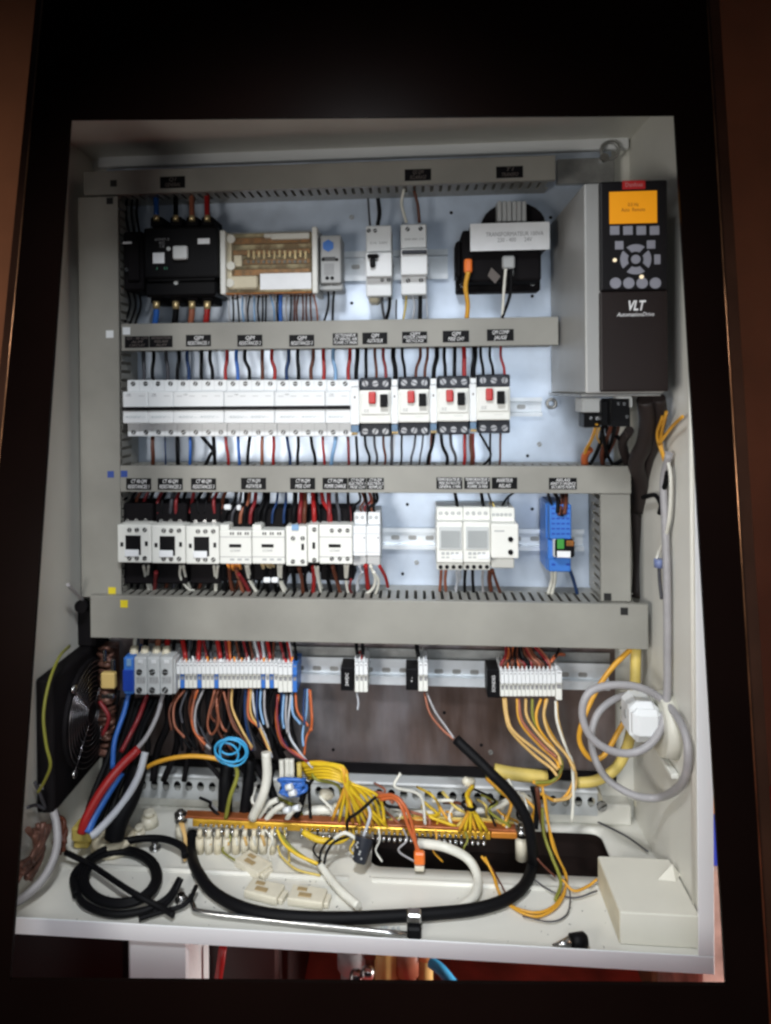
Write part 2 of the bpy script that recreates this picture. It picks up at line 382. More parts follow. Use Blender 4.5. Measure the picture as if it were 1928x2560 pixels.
mpo = plate.build('mounting_plate', pm); WL[mpo.name] = mpo.location.copy(); MB().box(px0, px1, .262, .2648, .058, .0715).build('shadow_gap', MATS['plastic_black_matt'], mpo); tag(mpo, 'galvanised steel mounting plate with brown stains and dark reflection painted on its lower part', 'mounting plate')  # black strip below the plate stands for the shaded gap

m_ = MB()
for (u, v) in ((1190, 470), (975, 460), (1150, 640), (760, 655), (1210, 800), (1140, 985), (880, 1090), (870, 1240), (1150, 1100), (720, 1620), (1040, 1610), (1300, 1420), (1300, 1620), (960, 1540)): m_.cyl(P(u, v, .2649), (0, -1, 0), .0024, .0004, 14)
m_.build('fixing_hole', MATS['plastic_black_matt'], mpo)
for (u, v) in ((760, 470), (1165, 960), (900, 1215), (1060, 1625)): MB().screw(P(u, v, .2648), .0034, h=.002).build('fixing_screw', MATS['zinc_dull'], mpo)
# ================================================================== cable ducts
def sticker(par, u, v, m, Y, s=16):
    MB().pbox(u-s/2, v-s/2, u+s/2, v+s/2, Y-.0006, Y-.0001).build('colour_sticker', m, par)
def duct(label, u0, v0, u1, v1, Yf=.19, vert=False, group='grey wiring ducts', sides=(1, 1), z=None):
    x0, x1, z0, z1 = rect(u0, v0, u1, v1, Yf)
    t = thing('cable_duct', label, 'cable duct', ((x0+x1)/2, .2645, z0), group)
    MB().box(x0, x1, Yf, Yf+.002, z0, z1, .0008).box(x0, x1, Yf+.002, Yf+.010, z0, z0+.0015).box(x0, x1, Yf+.002, Yf+.010, z1-.0015, z1).build('cover', duct_m, t)
    MB().box(x0+.002, x1-.002, .2625, .2645, z0+.002, z1-.002).build('base', duct_in, t)
    pitch, wd = .0122, .0078
    for k, sd in enumerate((0, 1)):
        if not sides[k]: continue
        m_ = MB()
        L0, L1 = (z0, z1) if vert else (x0, x1)
        q = L0+.004
        while q+wd < L1-.002:
            if vert:
                xx = x0+.0016 if sd == 0 else x1-.0031
                m_.box(xx, xx+.0015, Yf+.0102, .2375, q, q+wd)
                m_.box(xx-.0004, xx+.0019, Yf+.0102, Yf+.013, q-.001, q+wd+.001)
            else:
                zz_ = z0+.0016 if sd == 0 else z1-.0031
                m_.box(q, q+wd, Yf+.0102, .2375, zz_, zz_+.0015)
                m_.box(q-.001, q+wd+.001, Yf+.0102, Yf+.013, zz_-.0004, zz_+.0019)
            q += pitch
        if vert:
            xx = x0+.0016 if sd == 0 else x1-.0031
            m_.box(xx, xx+.0015, .2375, .2624, z0+.002, z1-.002)
        else:
            zz_ = z0+.0016 if sd == 0 else z1-.0031
            m_.box(x0+.002, x1-.002, .2375, .2624, zz_, zz_+.0015)
        m_.build('slotted_side', duct_m, t)
    return t
DL = duct('long vertical grey duct down the left side with coloured square stickers', 172, 425, 258, 1291, vert=True, sides=(0, 1))
D1 = duct('topmost horizontal grey duct, dim, with three dark labels', 180, 353, 1201, 405)
D2 = duct('horizontal grey duct with ten black labels above the white breaker row', 262, 692, 1207, 752)
D3 = duct('horizontal grey duct with black labels above the square black-windowed contactors', 260, 1007, 1364, 1065)
D4 = duct('widest horizontal grey duct without labels above the terminal strips', 195, 1297, 1401, 1391, Yf=.178)
DR = duct('short vertical grey duct at the right end of the contactor row', 1298, 1068, 1363, 1300, vert=True, sides=(1, 0))
bs = mat('sticker_black', (0.01, 0.01, 0.01), .5); ws = mat('sticker_white', (0.75, 0.78, 0.8), .5); bls = mat('sticker_blue', (0.02, 0.06, 0.28), .5); ys = mat('sticker_yellow', (0.75, 0.60, 0.02), .5)
sticker(D1, 245, 402-6, bs, .19, 14); sticker(DL, 237, 434, bs, .19, 14); sticker(DL, 237, 722, ws, .19); sticker(D2, 273, 715, ws, .19)
sticker(DL, 239, 1025, bls, .19, 14); sticker(D3, 268, 1024, bls, .19, 14); sticker(DL, 242, 1277, ys, .19); sticker(D4, 268, 1305, ys, .178)
sticker(DR, 1313, 1290, bs, .19); sticker(D4, 1349, 1321, bs, .178)
def label_plate(par, u, v, lines, wpx=54, hpx=25, Y=.19, m=white_t, dense=False):
    x0, x1, z0, z1 = rect(u-wpx/2, v-hpx/2, u+wpx/2, v+hpx/2, Y)
    p = MB().box(x0, x1, Y-.0008, Y-.0001, z0, z1, .0002).build('label_plate', black_p, par)
    if lines:
        n = len(lines); h = (z1-z0)*.92/n
        for i, s in enumerate(lines):
            zc = z1-(z1-z0)*.04-h*(i+.5)
            full = max(len(q) for q in lines)
            wd = (x1-x0)*(.92 if dense else .86)*min(1, .25+.75*len(s)/full)*(1.0 if dense or full > 9 else .72)
            text(s, ((x0+x1)/2, Y-.001, zc), h*(1.15 if dense else 1.0), m, p, width=wd, shear=.25)
label_plate(D1, 373, 394, ['Q1', 'GENERAL'], m=dim_t); label_plate(D1, 903, 378, ['Q2 QM', 'ECLAIRAGE'], 57, m=dim_t); label_plate(D1, 1101, 372, ['T1', 'TRANSFO'], 58, m=dim_t)
label_plate(D2, 296, 739, ['Q3 - 40 QM', 'ALIM', 'CIRCUIT'], 52, m=dim_t); label_plate(D2, 348, 738, ['SEPARATION', 'RELAIS', 'ALIM'], 50, m=dim_t)
for u, k in ((429, '1'), (540, '2'), (652, '3')): label_plate(D2, u, 736, ['QJM', 'RESISTANCES '+k])
label_plate(D2, 746, 733, ['SECTIONNEUR', 'CT VENTIL AIR', 'POMPE CT MAIN'], 54, 26, dense=True)
label_plate(D2, 810, 731, ['QJM', 'AGITATEUR']); label_plate(D2, 896, 729, ['QJM', 'MOTEUR CHAINE', 'RECYCLAGE'], dense=True)
label_plate(D2, 985, 727, ['QJM', 'MISE CHY'], 57); label_plate(D2, 1081, 724, ['QM COMP', 'JAUGE'], 58)
for u, k in ((300, '1'), (368, '2'), (440, '3')): label_plate(D3, u, 1046, ['CT 40-QM', 'RESISTANCES '+k])
label_plate(D3, 548, 1045, ['CT M-QM', 'AGITATEUR']); label_plate(D3, 654, 1045, ['CT M-QM', 'MISE CHY']); label_plate(D3, 724, 1045, ['CT M-QM', 'POMPE CHARGE'])
label_plate(D3, 772, 1045, ['CT M-QM', 'ELECTROV 1', 'PRISE CUV'], 39, dense=True); label_plate(D3, 811, 1045, ['CT M-QM', 'ELECTROV 2', 'REMPLISS'], 37, dense=True)
label_plate(D3, 971, 1044, ['TEMPORISATEUR 1', 'MISE EN ROUTE', 'GENERAL 5 MIN'], 56, dense=True); label_plate(D3, 1031, 1044, ['TEMPORISATEUR 2', 'ARRET MOTEUR', 'POMPE 10 MIN'], 56, dense=True)
label_plate(D3, 1090, 1044, ['INVERTEUR', 'RELAIS'], 55); label_plate(D3, 1216, 1045, ['RELAIS', 'ARRET D URGENCE', 'SECURITE PORTE'], 60, dense=True)

# ================================================================== DIN rails
def din_rail(label, u0, u1, v0, v1, Yf=.2555, Yb=.2645, slots=True, fr=.17):
    x0, x1, z0, z1 = rect(u0, v0, u1, v1, Yf); h = z1-z0; f = h*fr
    t = thing('din_rail', label, 'rail', ((x0+x1)/2, Yb, z0), 'mounting rails behind the devices')
    MB().prism([(Yf, z1), (Yf+.001, z1), (Yf+.001, z1-f), (Yb, z1-f-.001), (Yb, z0+f+.001), (Yf+.001, z0+f), (Yf+.001, z0), (Yf, z0), (Yf, z0+f+.001), (Yb-.001, z0+f+.002), (Yb-.001, z1-f-.002), (Yf, z1-f-.001)], x0, x1, 'x').build('profile', zinc, t)
    if slots:
        m_ = MB(); x = x0+.012
        while x < x1-.012:
            m_.prism([(x-.006, (z0+z1)/2-.002), (x-.004, (z0+z1)/2-.0032), (x+.004, (z0+z1)/2-.0032), (x+.006, (z0+z1)/2-.002), (x+.006, (z0+z1)/2+.002), (x+.004, (z0+z1)/2+.0032), (x-.004, (z0+z1)/2+.0032), (x-.006, (z0+z1)/2+.002)], Yb-.0014, Yb-.0011)
            x += .025
        m_.build('slot', zinc_d, t)
    return t
din_rail('short zinc rail behind the two slim breakers in the top row', 640, 968, 542, 606)
din_rail('zinc rail carrying the white breaker row, end showing at right', 268, 1172, 862, 902)
din_rail('zinc rail carrying the contactors, timers and blue relay', 260, 1262, 1140, 1186)
r4 = din_rail('long raised zinc rail carrying the terminal blocks below the widest duct', 372, 1318, 1424, 1480, Yf=.232, Yb=.240, fr=.3)
x0, x1, z0, z1 = rect(645, 1404, 1318, 1447, .250)
MB().box(rect(372, 1, 373, 2, .25)[0], x1, .2501, .2515, z0, z1, .0003).box(rect(372, 1, 373, 2, .25)[0], x1, .2405, .2500, z0+.006, z0+.0075).build('support_angle', zinc_d, r4)

# perforated channel near the bottom
chn = thing('perforated_channel', 'pale grey steel channel with a row of round holes across the bottom', 'channel', (0.42, .262, .03))
def holed(x0, x1, z0, z1, Y, pitch, rx, rz, m_, zc=None):
    n = int((x1-x0)/pitch); s = (x1-x0)/n; zc = (z0+z1)/2 if zc is None else zc
    for i in range(n):
        a, b_ = x0+i*s, x0+(i+1)*s; c_ = (a+b_)/2
        outp = []; inp = []; inb = []
        for k in range(16):
            t = 2*math.pi*(k+.5)/16; ct, st = math.cos(t), math.sin(t)
            q = min((s/2)/abs(ct), ((z1-zc) if st > 0 else (zc-z0))/abs(st))
            outp.append(m_.bm.verts.new((c_+ct*q, Y, zc+st*q))); inp.append(m_.bm.verts.new((c_+ct*rx, Y, zc+st*rz))); inb.append(m_.bm.verts.new((c_+ct*rx, Y+.002, zc+st*rz)))
        for k in range(16):
            j = (k+1) % 16
            m_.bm.faces.new((outp[k], inp[k], inp[j], outp[j])); m_.bm.faces.new((inp[k], inb[k], inb[j], inp[j]))
        for xq in (a, b_):
            for zq in (z0, z1):
                v = m_.bm.verts.new((xq, Y, zq)); near = sorted(outp, key=lambda w_: (w_.co-v.co).length)[:2]; m_.bm.faces.new((v, near[0], near[1]))
x0, x1, z0, z1 = rect(298, 1688, 1290, 1738, .245)
m_ = MB(); holed(x0, x1, z0, z1, .2415,   .0174, .0054, .0074, m_, zc=(z0+z1)/2+.001)
m_.box(x0, x1, .2415, .262, z1+.0001, z1+.0016, .0003); m_.box(x0, x1, .2415, .262, z0-.0016, z0-.0001, .0003)
m_.build('channel_face', lgrey, chn)
MB().box(x0, x1, .2385, .2413, z1-.002, z1+.0016, .0008).build('lit_lip', MATS['plastic_white'], chn)  # bright-lit top edge of the channel, painted as a whiter strip
MB().box(x0+.001, x1-.001, .2605, .262, z0+.0005, z1-.0005).build('channel_back', black_m, chn)
MB().screw((x1+.004, .236, (z0+z1)/2), .007, h=.004).build('bolt', chrome, chn)
MB().cyl((x1+.004, .279, (z0+z1)/2-.004), (0, -1, 0), .009, .03, 20, .006).build('stand_off', cream, chn)
# bottom shelf seen under the channel
o = MB().box(P(300, 1780, .262).x, .79, .2555, .2785, .0, .030, .003, 2).build('cross_member', paint, cab)

# ================================================================== top row devices
def sq(par, name, m, u0, v0, u1, v1, Yf, t=.001, b=0.0003):
    return MB().pbox(u0, v0, u1, v1, Yf, Yf+t, b).build(name, m, par)
# --- main contactor/isolator
sw = thing('main_switch', 'big black four-pole main switch at the top left, with white tag and grey knob', 'switch', tuple(P(388, 640, .255)))
MB().pbox(310, 490, 470, 600, .185, .262, .003, 2).pbox(313, 605, 468, 640, .196, .262, .003).pbox(318, 600, 464, 606, .19, .262).build('body', black_p, sw)
for u in (338, 380, 415, 448):
    MB().pbox(u-13, 468, u+13, 490, .212, .262, .002).build('terminal_shroud', black_m, sw); MB().pbox(u-13, 640, u+13, 655, .212, .262, .002).build('terminal_shroud', black_m, sw)
sq(sw, 'white_tag', paper, 330, 546, 355, 569, .1845); sq(sw, 'rating_tag', paper, 427, 515, 453, 527, .1845)
MB().pbox(372, 530, 404, 560, .176, .185, .003, 3).build('knob', lgrey, sw)
MB().cyl(P(365, 538, .185), (0, -1, 0), .0028, .002).cyl(P(381, 611, .196), (0, -1, 0), .003, .002).build('indicator_button', lgrey, sw)
text('60947-3\nIEC\nCE', P(350, 525, .1846), .005, grey_t, sw, width=.020)
text('I  0', P(350, 580, .1846), .005, mat('lettering_green', (0.05, .2, .12), .5), sw, width=.016)
lug = MB()
for u in (338, 380, 415, 448):
    lug.cyl(P(u, 478, .209), (0, 0, 1), .0042, .008, 12); lug.cyl(P(u, 668, .212), (0, 0, 1), .0048, .011, 12)
lug.build('brass_lug', brass, sw)
ax = thing('auxiliary_block', 'narrow black block squeezed between the left duct and main switch', 'contact block', tuple(P(288, 640, .255)))
MB().pbox(266, 500, 309, 628, .198, .262, .003).pbox(276, 520, 300, 606, .192, .198, .001).build('body', black_m, ax)
sq(ax, 'white_mark', paper, 263+2, 522, 284, 527, .1915); MB().screw(P(274, 583, .1915), .003).build('screw', chrome, ax)
cols = [('blue', 338), ('black', 380), ('copper brown', 415), ('red', 448)]
nm = {'copper brown': 'brown'}
for c, u in cols:
    wire(f'thick {nm.get(c,c)} wire dropping from the topmost duct into the main switch', c, [(u-2, 398, .225), (u-1, 430, .222), (u, 474, .21)], 4.0 if c != 'black' else 3.6, 'feed wires of the main switch', name='feed_wire')
    wire(f'thick {nm.get(c,c)} wire below the brass lug of the main switch', c, [(u, 662, .212), (u-1, 682, .215), (u-5, 710, .222)], 4.6, 'outgoing wires of the main switch', name='feed_wire')
for i, u in enumerate((275, 287, 298)):
    wire(f'black wire rising beside the left duct, {ORD[i+1]} from it', 'black', [(u, 420, .23), (u-3, 460, .225), (u+3, 502, .215)], 1.8, 'black wires by the auxiliary block')
    wire(f'black wire under the narrow auxiliary block, {ORD[i+1]} from left', 'black', [(u, 626, .215), (u+6, 660, .22), (u-6, 700, .225)], 1.8, 'black wires under the auxiliary block')

# --- distribution block with copper bars under a clear cover
db = thing('distribution_block', 'cream framed distribution block with copper bars under a clear cover', 'distribution block', tuple(P(580, 636, .25)))
MB().pbox(486, 503, 674, 632, .235, .262, .002).build('base', mat('amber_stain', (.40, .23, .05), .5, var=.85, nscale=45), db)
MB().pbox(475, 497, 487, 636, .193, .262, .002, 2).build('end_frame', ivory, db); MB().pbox(674, 489, 686, 634, .193, .262, .002, 2).build('end_frame', ivory, db)
for v, hgt in ((521, 10), (546, 7), (567, 7), (590, 10)):
    MB().pbox(492, v-hgt/2-4, 670, v+hgt/2, .214, .222, .0008).build('copper_bar', copper, db)
m_ = MB(); dk = MB()
for i in range(12):
    u = 537+i*11.2
    m_.pbox(u-2.6, 540+(i % 3), u+2.6, 556+(i % 2)*4, .209, .2139, .0005); dk.cyl(P(u, 566, .2135), (0, -1, 0), .0022, .003, 10)
m_.build('clamp', brass, db); dk.build('screw', darkscrew, db)
MB().pbox(490, 508, 500, 625, .206, .235).pbox(506, 552, 522, 575, .206, .2139).build('inner_post', cream, db)
m_ = MB()
for u, v in ((500, 517), (500, 575), (498, 612)): m_.cyl(P(u, v, .205), (0, -1, 0), .006, .004, 16)
m_.build('cap', ivory, db)
sq(db, 'white_label', paper, 562, 590, 673, 625, .1942)
MB().pbox(570, 503, 668, 512, .204, .214, .001).build('cover_rib_glint', ivory, db)
MB().pbox(487.5, 500, 673.5, 631, .1955, .1965).build('clear_cover', clear_p, db)
MB().pbox(487.5, 631, 673.5, 635, .196, .235, .0005).build('bottom_bar', copper, db)
lw = [(1020, 1030, 'light grey'), (1045, 1050, 'black'), (1075, 1090, 'black'), (1112, 1125, 'light blue'), (1137, 1150, 'grey'), (1160, 1148, 'black'), (1186, 1190, 'light blue'), (1215, 1222, 'black'), (1240, 1238, 'black'), (1262, 1258, 'black'),
      (1288, 1318, 'light blue'), (1312, 1325, 'grey'), (1340, 1345, 'black'), (1360, 1360, 'blue'), (1400, 1402, 'grey'), (1425, 1418, 'black'), (1450, 1445, 'brown'), (1475, 1470, 'brown'), (1500, 1500, 'brown'), (1527, 1530, 'brown'), (1550, 1560, 'brown'), (1572, 1600, 'copper brown')]
for i, (a, b_, c) in enumerate(lw):
    u, v = zz(1, a, 925); u2, v2 = zz(1, b_, 1125)
    wire(f'{nm.get(c,c)} wire, {ORD[i+1]} from left under the copper distribution block', c, [(u, v, .215), ((u+u2)/2+jit(4), (v+v2)/2, .212+jit(.006)), (u2, v2+6, .222)], 3.0 if c == 'blue' else 1.3, 'wires under the distribution block')

cr_ = [n for n in MATS['amber_stain'].node_tree.nodes if n.type == 'VALTORGB'][0]
cr_.color_ramp.elements[0].color = (.20, .10, .025, 1); cr_.color_ramp.elements[1].color = (.68, .58, .34, 1); cr_.color_ramp.elements[0].position = .42; cr_.color_ramp.elements[1].position = .58
MB().pbox(585, 503, 668, 516, .1975, .204, .001).build('cover_rib_glint', ivory, db)  # white reflection on the clear cover, added as an ivory strip
MB().pbox(492, 596, 556, 624, .2035, .2130, .002).build('inner_tray', cream, db)
# --- grey socket-like thermostat
th = thing('power_module', 'small grey rail module with a blue hexagon mark and black text', 'module', tuple(P(714, 630, .25)))
MB().pbox(692, 508, 737, 612, .205, .256, .002, 2).build('body', greyp, th)
MB().pbox(690, 612, 741, 628, .212, .256, .002).build('foot', greyp, th)
c = P(709, 531, .2045); m_ = MB(); m_.prism([(c.x+.0085*math.cos(math.radians(60*i+30)), c.z+.0085*math.sin(math.radians(60*i+30))) for i in range(6)], .2038, .2049); m_.build('hexagon_mark', blue_p, th)
text('IIIIIIII', P(711, 560, .2046), .0075, black_t, th, width=.018, bold=.0004)
m_ = MB()
for u in (698, 728): m_.cyl(P(u, 561, .205), (0, -1, 0), .0022, .001, 10)
for u in (707, 718): m_.cyl(P(u, 601, .205), (0, -1, 0), .0026, .001, 10)
m_.build('black_dot', black_p, th)
m_ = MB()
for k in range(7): m_.pbox(700, 570+k*3.6, 722, 571.6+k*3.6, .2044, .2049)
m_.build('vent_slot', grey_t, th)
text('230V AC', P(712, 616, .2116), .005, black_t, th, width=.024)
wire('left black wire of the small grey module curling down', 'black', [zz(2, 105, 900)+(.222,), zz(2, 108, 980)+(.215,), zz(2, 95, 1050)+(.212,), zz(2, 76, 1110)+(.22,)], 1.7, 'wires of the grey module')
wire('right black wire of the small grey module hanging straight', 'black', [zz(2, 145, 900)+(.222,), zz(2, 138, 980)+(.215,), zz(2, 135, 1110)+(.22,)], 1.7, 'wires of the grey module')
# --- two slim breakers
ba = thing('slim_breaker', 'slim white breaker with a small black toggle, left of the top pair', 'breaker', tuple(P(820, 640, .25)), 'slim breakers on the top rail')
MB().pbox(791, 487, 846, 544, .205, .256, .0015).pbox(790, 545, 847, 598, .188, .256, .002, 2).pbox(791, 599, 846, 640, .205, .256, .0015).build('body', white_p, ba)
MB().pbox(793, 548, 818, 556, .178, .1885, .002).pbox(799, 556, 811, 577, .180, .1885, .002).build('toggle', black_p, ba)
m_ = MB()
for a, b_ in ((370, 513), (411, 513), (457, 833), (500, 833)): m_.screw(P(*zz(2, a, b_), .205), .0028, ang=jit(2))
m_.build('screw', darkscrew, ba); text('C16  230V', P(818, 525, .2048), .004, grey_t, ba, width=.024)
MB().pbox(797, 641, 820, 654, .222, .256, .003).build('cable_clip', cream, ba)
bb = thing('slim_breaker', 'slim white breaker with a long black bar toggle, right of the top pair', 'breaker', tuple(P(895, 636, .25)), 'slim breakers on the top rail')
MB().pbox(866, 484, 922, 536, .205, .256, .0015).pbox(866, 537, 924, 594, .188, .256, .002, 2).pbox(867, 595, 922, 637, .205, .256, .0015).build('body', white_p, bb)
MB().pbox(868, 540, 922, 548, .182, .1885, .001).build('toggle', navy_p, bb)
m_ = MB()
for a, b_ in ((622, 503), (707, 500), (626, 838), (710, 835)): m_.screw(P(*zz(2, a, b_), .205), .003, ang=jit(2))
m_.build('screw', darkscrew, bb); text('DNX 4500  C10', P(895, 517, .2048), .004, grey_t, bb, width=.026)
for (r_, pts, c, r, lab) in [(2, [(365, 300), (372, 400), (378, 478)], 'dark grey', 1.6, 'grey wire entering the top left of the small-toggle breaker'),
    (2, [(430, 300), (440, 400), (428, 478)], 'black', 3.0, 'black wire entering the top of the small-toggle breaker'),
    (2, [(600, 240), (584, 330), (598, 400), (615, 460)], 'white', 2.2, 'white wire curving into the top of the bar-toggle breaker'),
    (2, [(665, 250), (690, 350), (700, 462)], 'brown', 2.2, 'brown wire entering the top right of the bar-toggle breaker'),
    (2, [(458, 870), (458, 1000), (478, 1110)], 'dark grey', 2.0, 'grey wire leaving the bottom of the small-toggle breaker'),
    (2, [(500, 870), (505, 1000), (480, 1110)], 'black', 2.4, 'black wire leaving the bottom of the small-toggle breaker'),
    (2, [(615, 880), (612, 980), (593, 1105)], 'pale yellow', 1.5, 'thin pale wire leaving the bottom left of the bar-toggle breaker'),
    (2, [(655, 930), (668, 1000), (655, 1105)], 'light grey', 1.5, 'thin grey wire under the middle of the bar-toggle breaker'),
    (2, [(706, 870), (706, 980), (704, 1105)], 'black', 2.9, 'thick black wire straight under the bar-toggle breaker'),
    (2, [(745, 930), (748, 1000), (755, 1105)], 'light grey', 1.2, 'thin light wire at the right below the bar-toggle breaker'),
    (2, [(550, 960), (548, 1030), (548, 1110)], 'dark grey', 1.2, 'thin wire hanging between the two slim breakers'),
    (2, [(1018, 780), (1000, 880), (1015, 990), (1008, 1085)], 'amber', 3.2, 'amber wire hanging from the orange clip of the transformer'),
    (2, [(1262, 760), (1250, 900), (1240, 1080)], 'white', 2.0, 'white wire hanging from the grey plug of the transformer'),
    (2, [(1300, 760), (1290, 930), (1238, 1080)], 'black', 2.2, 'black wire hanging from the grey plug of the transformer')]:
    Y0 = .215 if pts[0][0] < 900 else .178
    wire(lab, c, [zz(r_, *p)+(Y0+.006*i,) for i, p in enumerate(pts)], r, 'wires of the top row')
# --- transformer
tf = thing('transformer', 'black control transformer with a big white label in the top row', 'transformer', tuple(P(1085, 632, .25)))
MB().pbox(998, 495, 1170, 608, .195, .262, .004, 2).pbox(985, 520, 998, 600, .21, .255, .003).pbox(986, 598, 1168, 630, .235, .264, .002).build('core', black_m, tf)
MB().pbox(1015, 482, 1187, 540, .178, .262, .005, 3).build('coil_housing', black_p, tf)
m_ = MB(); c0 = P(1105, 482, .23)
m_.prism([(c0.x+.043*math.cos(math.radians(a)), c0.z-.006+.030*math.sin(math.radians(a))) for a in range(0, 181, 15)], .21, .255); m_.build('coil', black_m, tf)
MB().pbox(1016, 481, 1188, 541, .1765, .1775, .0004).build('white_label', paper, tf)
text('TRANSFORMATEUR 100VA\n230 - 400      24V', P(1112, 512, .1763), .008, grey_t, tf, width=.075)
m_ = MB()
for k in range(6): m_.pbox(1075+k*10.6, 434, 1084.5+k*10.6, 478, .190+.002*(k % 2), .235, .001)
m_.build('terminal_row', greyp, tf)
MB().pbox(1003, 558, 1021, 590, .186, .195, .003, 2).build('orange_clip', orange_p, tf)
MB().pbox(1086, 552, 1113, 580, .184, .195, .002).build('grey_plug', greyp, tf)
m_ = MB()
for u in (1092, 1107): m_.cyl(P(u, 596, .19), (0, 0, 1), .0018, .009, 8)
m_.build('plug_pin', lgrey, tf)
m_ = MB(); c = P(1070, 594, .1945)
m_.prism([(c.x-.005, c.z+.010), (c.x+.007, c.z-.002), (c.x, c.z-.012), (c.x-.010, c.z-.001)], .1942, .1952); m_.build('warning_mark', dim_t, tf)
MB().screw(P(1000, 616, .235), .004).screw(P(1150, 612, .235), .004).build('screw', chrome, tf)

# ================================================================== breaker row
groups = [(263.5, 313, 2), (313, 368, 2), (368, 479, 4), (479, 589, 4), (589, 700, 4), (700, 756, 2)]
pole = 0; lo = (['first'], ['second'], ['third'], ['fourth'], ['fifth'], ['sixth'])
bw = (760-275)/18.0
for gi, (g0, g1, n) in enumerate(groups):
    ub0, ub1 = 275+pole*bw, 275+(pole+n)*bw
    t = thing('circuit_breaker', f'white {"two" if n == 2 else "four"}-pole breaker with black bar toggle, {ORD[gi+1]} from the left in the middle row', 'breaker', tuple(P((ub0+ub1)/2, 943, .25)), 'white breakers in the middle row')
    x0, x1, z0, z1 = rect(ub0, 821, ub1, 943, .205)
    g = .0001
    zt, zb = P((ub0+ub1)/2, 846, .188).z, P((ub0+ub1)/2, 915, .188).z
    MB().box(x0+g, x1-g, .205, .256, z0, z1, .0008).build('body', white_p, t)
    MB().box(x0+g, x1-g, .188, .2049, zb, zt, .0015, 2).build('front', white_p, t)
    zt2 = P(500, 882, .184).z
    MB().box(x0+.0002, x1-.0002, .1852, .1879, zt2-.0026, zt2+.0026, .0004).build('toggle_bar', black_p, t)
    s1 = MB(); ln = MB()
    pw = (x1-x0)/n
    for k in range(n):
        xc = x0+pw*(k+.5)
        s1.screw((xc, .205, P(0, 829, .205).z+(P(1000, 829, .205).z-P(0, 829, .205).z)*0), .0031, ang=jit(1.5)) if False else None
        um = ub0+bw*(k+.5)
        zT = P(um, 829, .205).z; zB = P(um, 934, .205).z
        s1.screw((xc, .205, zT), .0033, ang=.8+jit(.9)); s1.screw((xc, .205, zB), .0033, ang=.8+jit(.9))
        if k: ln.box(x0+pw*k-.0001, x0+pw*k+.0001, .2047, .2049, z0+.001, zb-.001).box(x0+pw*k-.0001, x0+pw*k+.0001, .2047, .2049, zt+.001, z1-.001)
        ln.box(xc-.004, xc+.004, .1877, .1879, zt-.0065, zt-.0060)
    s1.build('terminal_screw', darkscrew, t); ln.build('seam', grey_t, t)
    text('C63' if n == 4 else 'C40', ((x0+x1)/2-.25*(x1-x0), .1876, zt-.004), .0032, grey_t, t)
    text(' '.join(['400V~']*max(1, n//2)), ((x0+x1)/2, .1876, zb+.009), .0045, mat('lettering_pale', (.45, .5, .52), .5), t, width=(x1-x0)*.8)
    pole += n
# slim side contacts and four motor breakers
mp_ = [(778, 844, 0), (862, 928, -2), (946, 1014, -4), (1032, 1102, -7)]
sd = [(757, 776), (845, 860), (929, 944), (1015, 1030)]
for i, ((a, b_, dv), (c0_, c1_)) in enumerate(zip(mp_, sd)):
    t = thing('side_contact', f'slim white contact block left of the {ORD[i+1]} red-button motor breaker', 'contact block', tuple(P((c0_+c1_)/2, 935, .25)), 'slim contact blocks of the motor breakers')
    MB().pbox(c0_, 836+dv, c1_, 918+dv, .188, .256, .001).pbox(c0_+1, 822+dv, c1_-1, 835+dv, .205, .256).build('body', white_p, t)
    MB().pbox(c0_+1, 919+dv, c1_-1, 934+dv, .205, .256).build('lower_terminal', W['light blue'], t)
    m_ = MB()
    for k in range(3): m_.cyl(P(c0_+4+k*4.5, 940+dv, .206), (0, .4, 1), .0016, .006, 8)
    m_.build('ferrule', brass, t); sq(t, 'mark', dim_t, (c0_+c1_)/2-1.5, 856+dv, (c0_+c1_)/2+1.5, 861+dv, .1878, .0002, 0)
    t = thing('motor_breaker', f'motor breaker with red button and black knob, {ORD[i+1]} of four from the left', 'motor breaker', tuple(P((a+b_)/2, 943, .25)), 'motor breakers at the right of the middle row')
    MB().pbox(a, 816+dv, b_, 843+dv, .200, .256, .0015).pbox(a, 915+dv, b_, 943+dv, .200, .256, .0015).build('terminal_cover', navy_p, t)
    MB().pbox(a-2, 843+dv, b_+1, 915+dv, .186, .256, .002, 2).build('body', ivory, t)
    MB().pbox(a+2, 848+dv, b_-3, 896+dv, .1835, .1862, .0015, 2).build('front_panel', ivory, t)
    MB().pbox(a+18, 846+dv, a+34, 873+dv, .177, .1836, .0022, 3).build('red_button', red_p, t)
    MB().pbox(a+43, 852+dv, a+59, 880+dv, .174, .1836, .001).build('black_knob', black_p, t)
    m_ = MB(); w_ = (b_-a)/3
    for k in range(3):
        m_.screw(P(a+w_*(k+.5), 829+dv, .200), .0042, ang=jit(1.5), h=.0012); m_.screw(P(a+w_*(k+.5), 932+dv, .200), .0042, ang=jit(1.5), h=.0012)
    m_.build('terminal_screw', mat('screw_dim', (.30, .30, .31), .4, .6, var=.3, nscale=300), t)
    text('DZ', P(a+14, 888+dv, .1833), .005, grey_t, t); text('______', P(a+45, 900+dv, .1858), .004, grey_t, t)
MB_top = [(205, 208, 'dark grey'), (270, 265, 'black'), (350, 362, 'dark grey'), (435, 425, 'black'), (490, 500, 'dark blue'), (585, 580, 'black'), (640, 655, 'black'), (750, 740, 'red'), (810, 820, 'blue'), (868, 895, 'black'), (980, 980, 'brown'), (1043, 1058, 'red'),
      (1150, 1138, 'dark blue'), (1210, 1215, 'black'), (1310, 1297, 'brown'), (1375, 1378, 'red'), (1440, 1455, 'light blue'), (1550, 1540, 'red')]
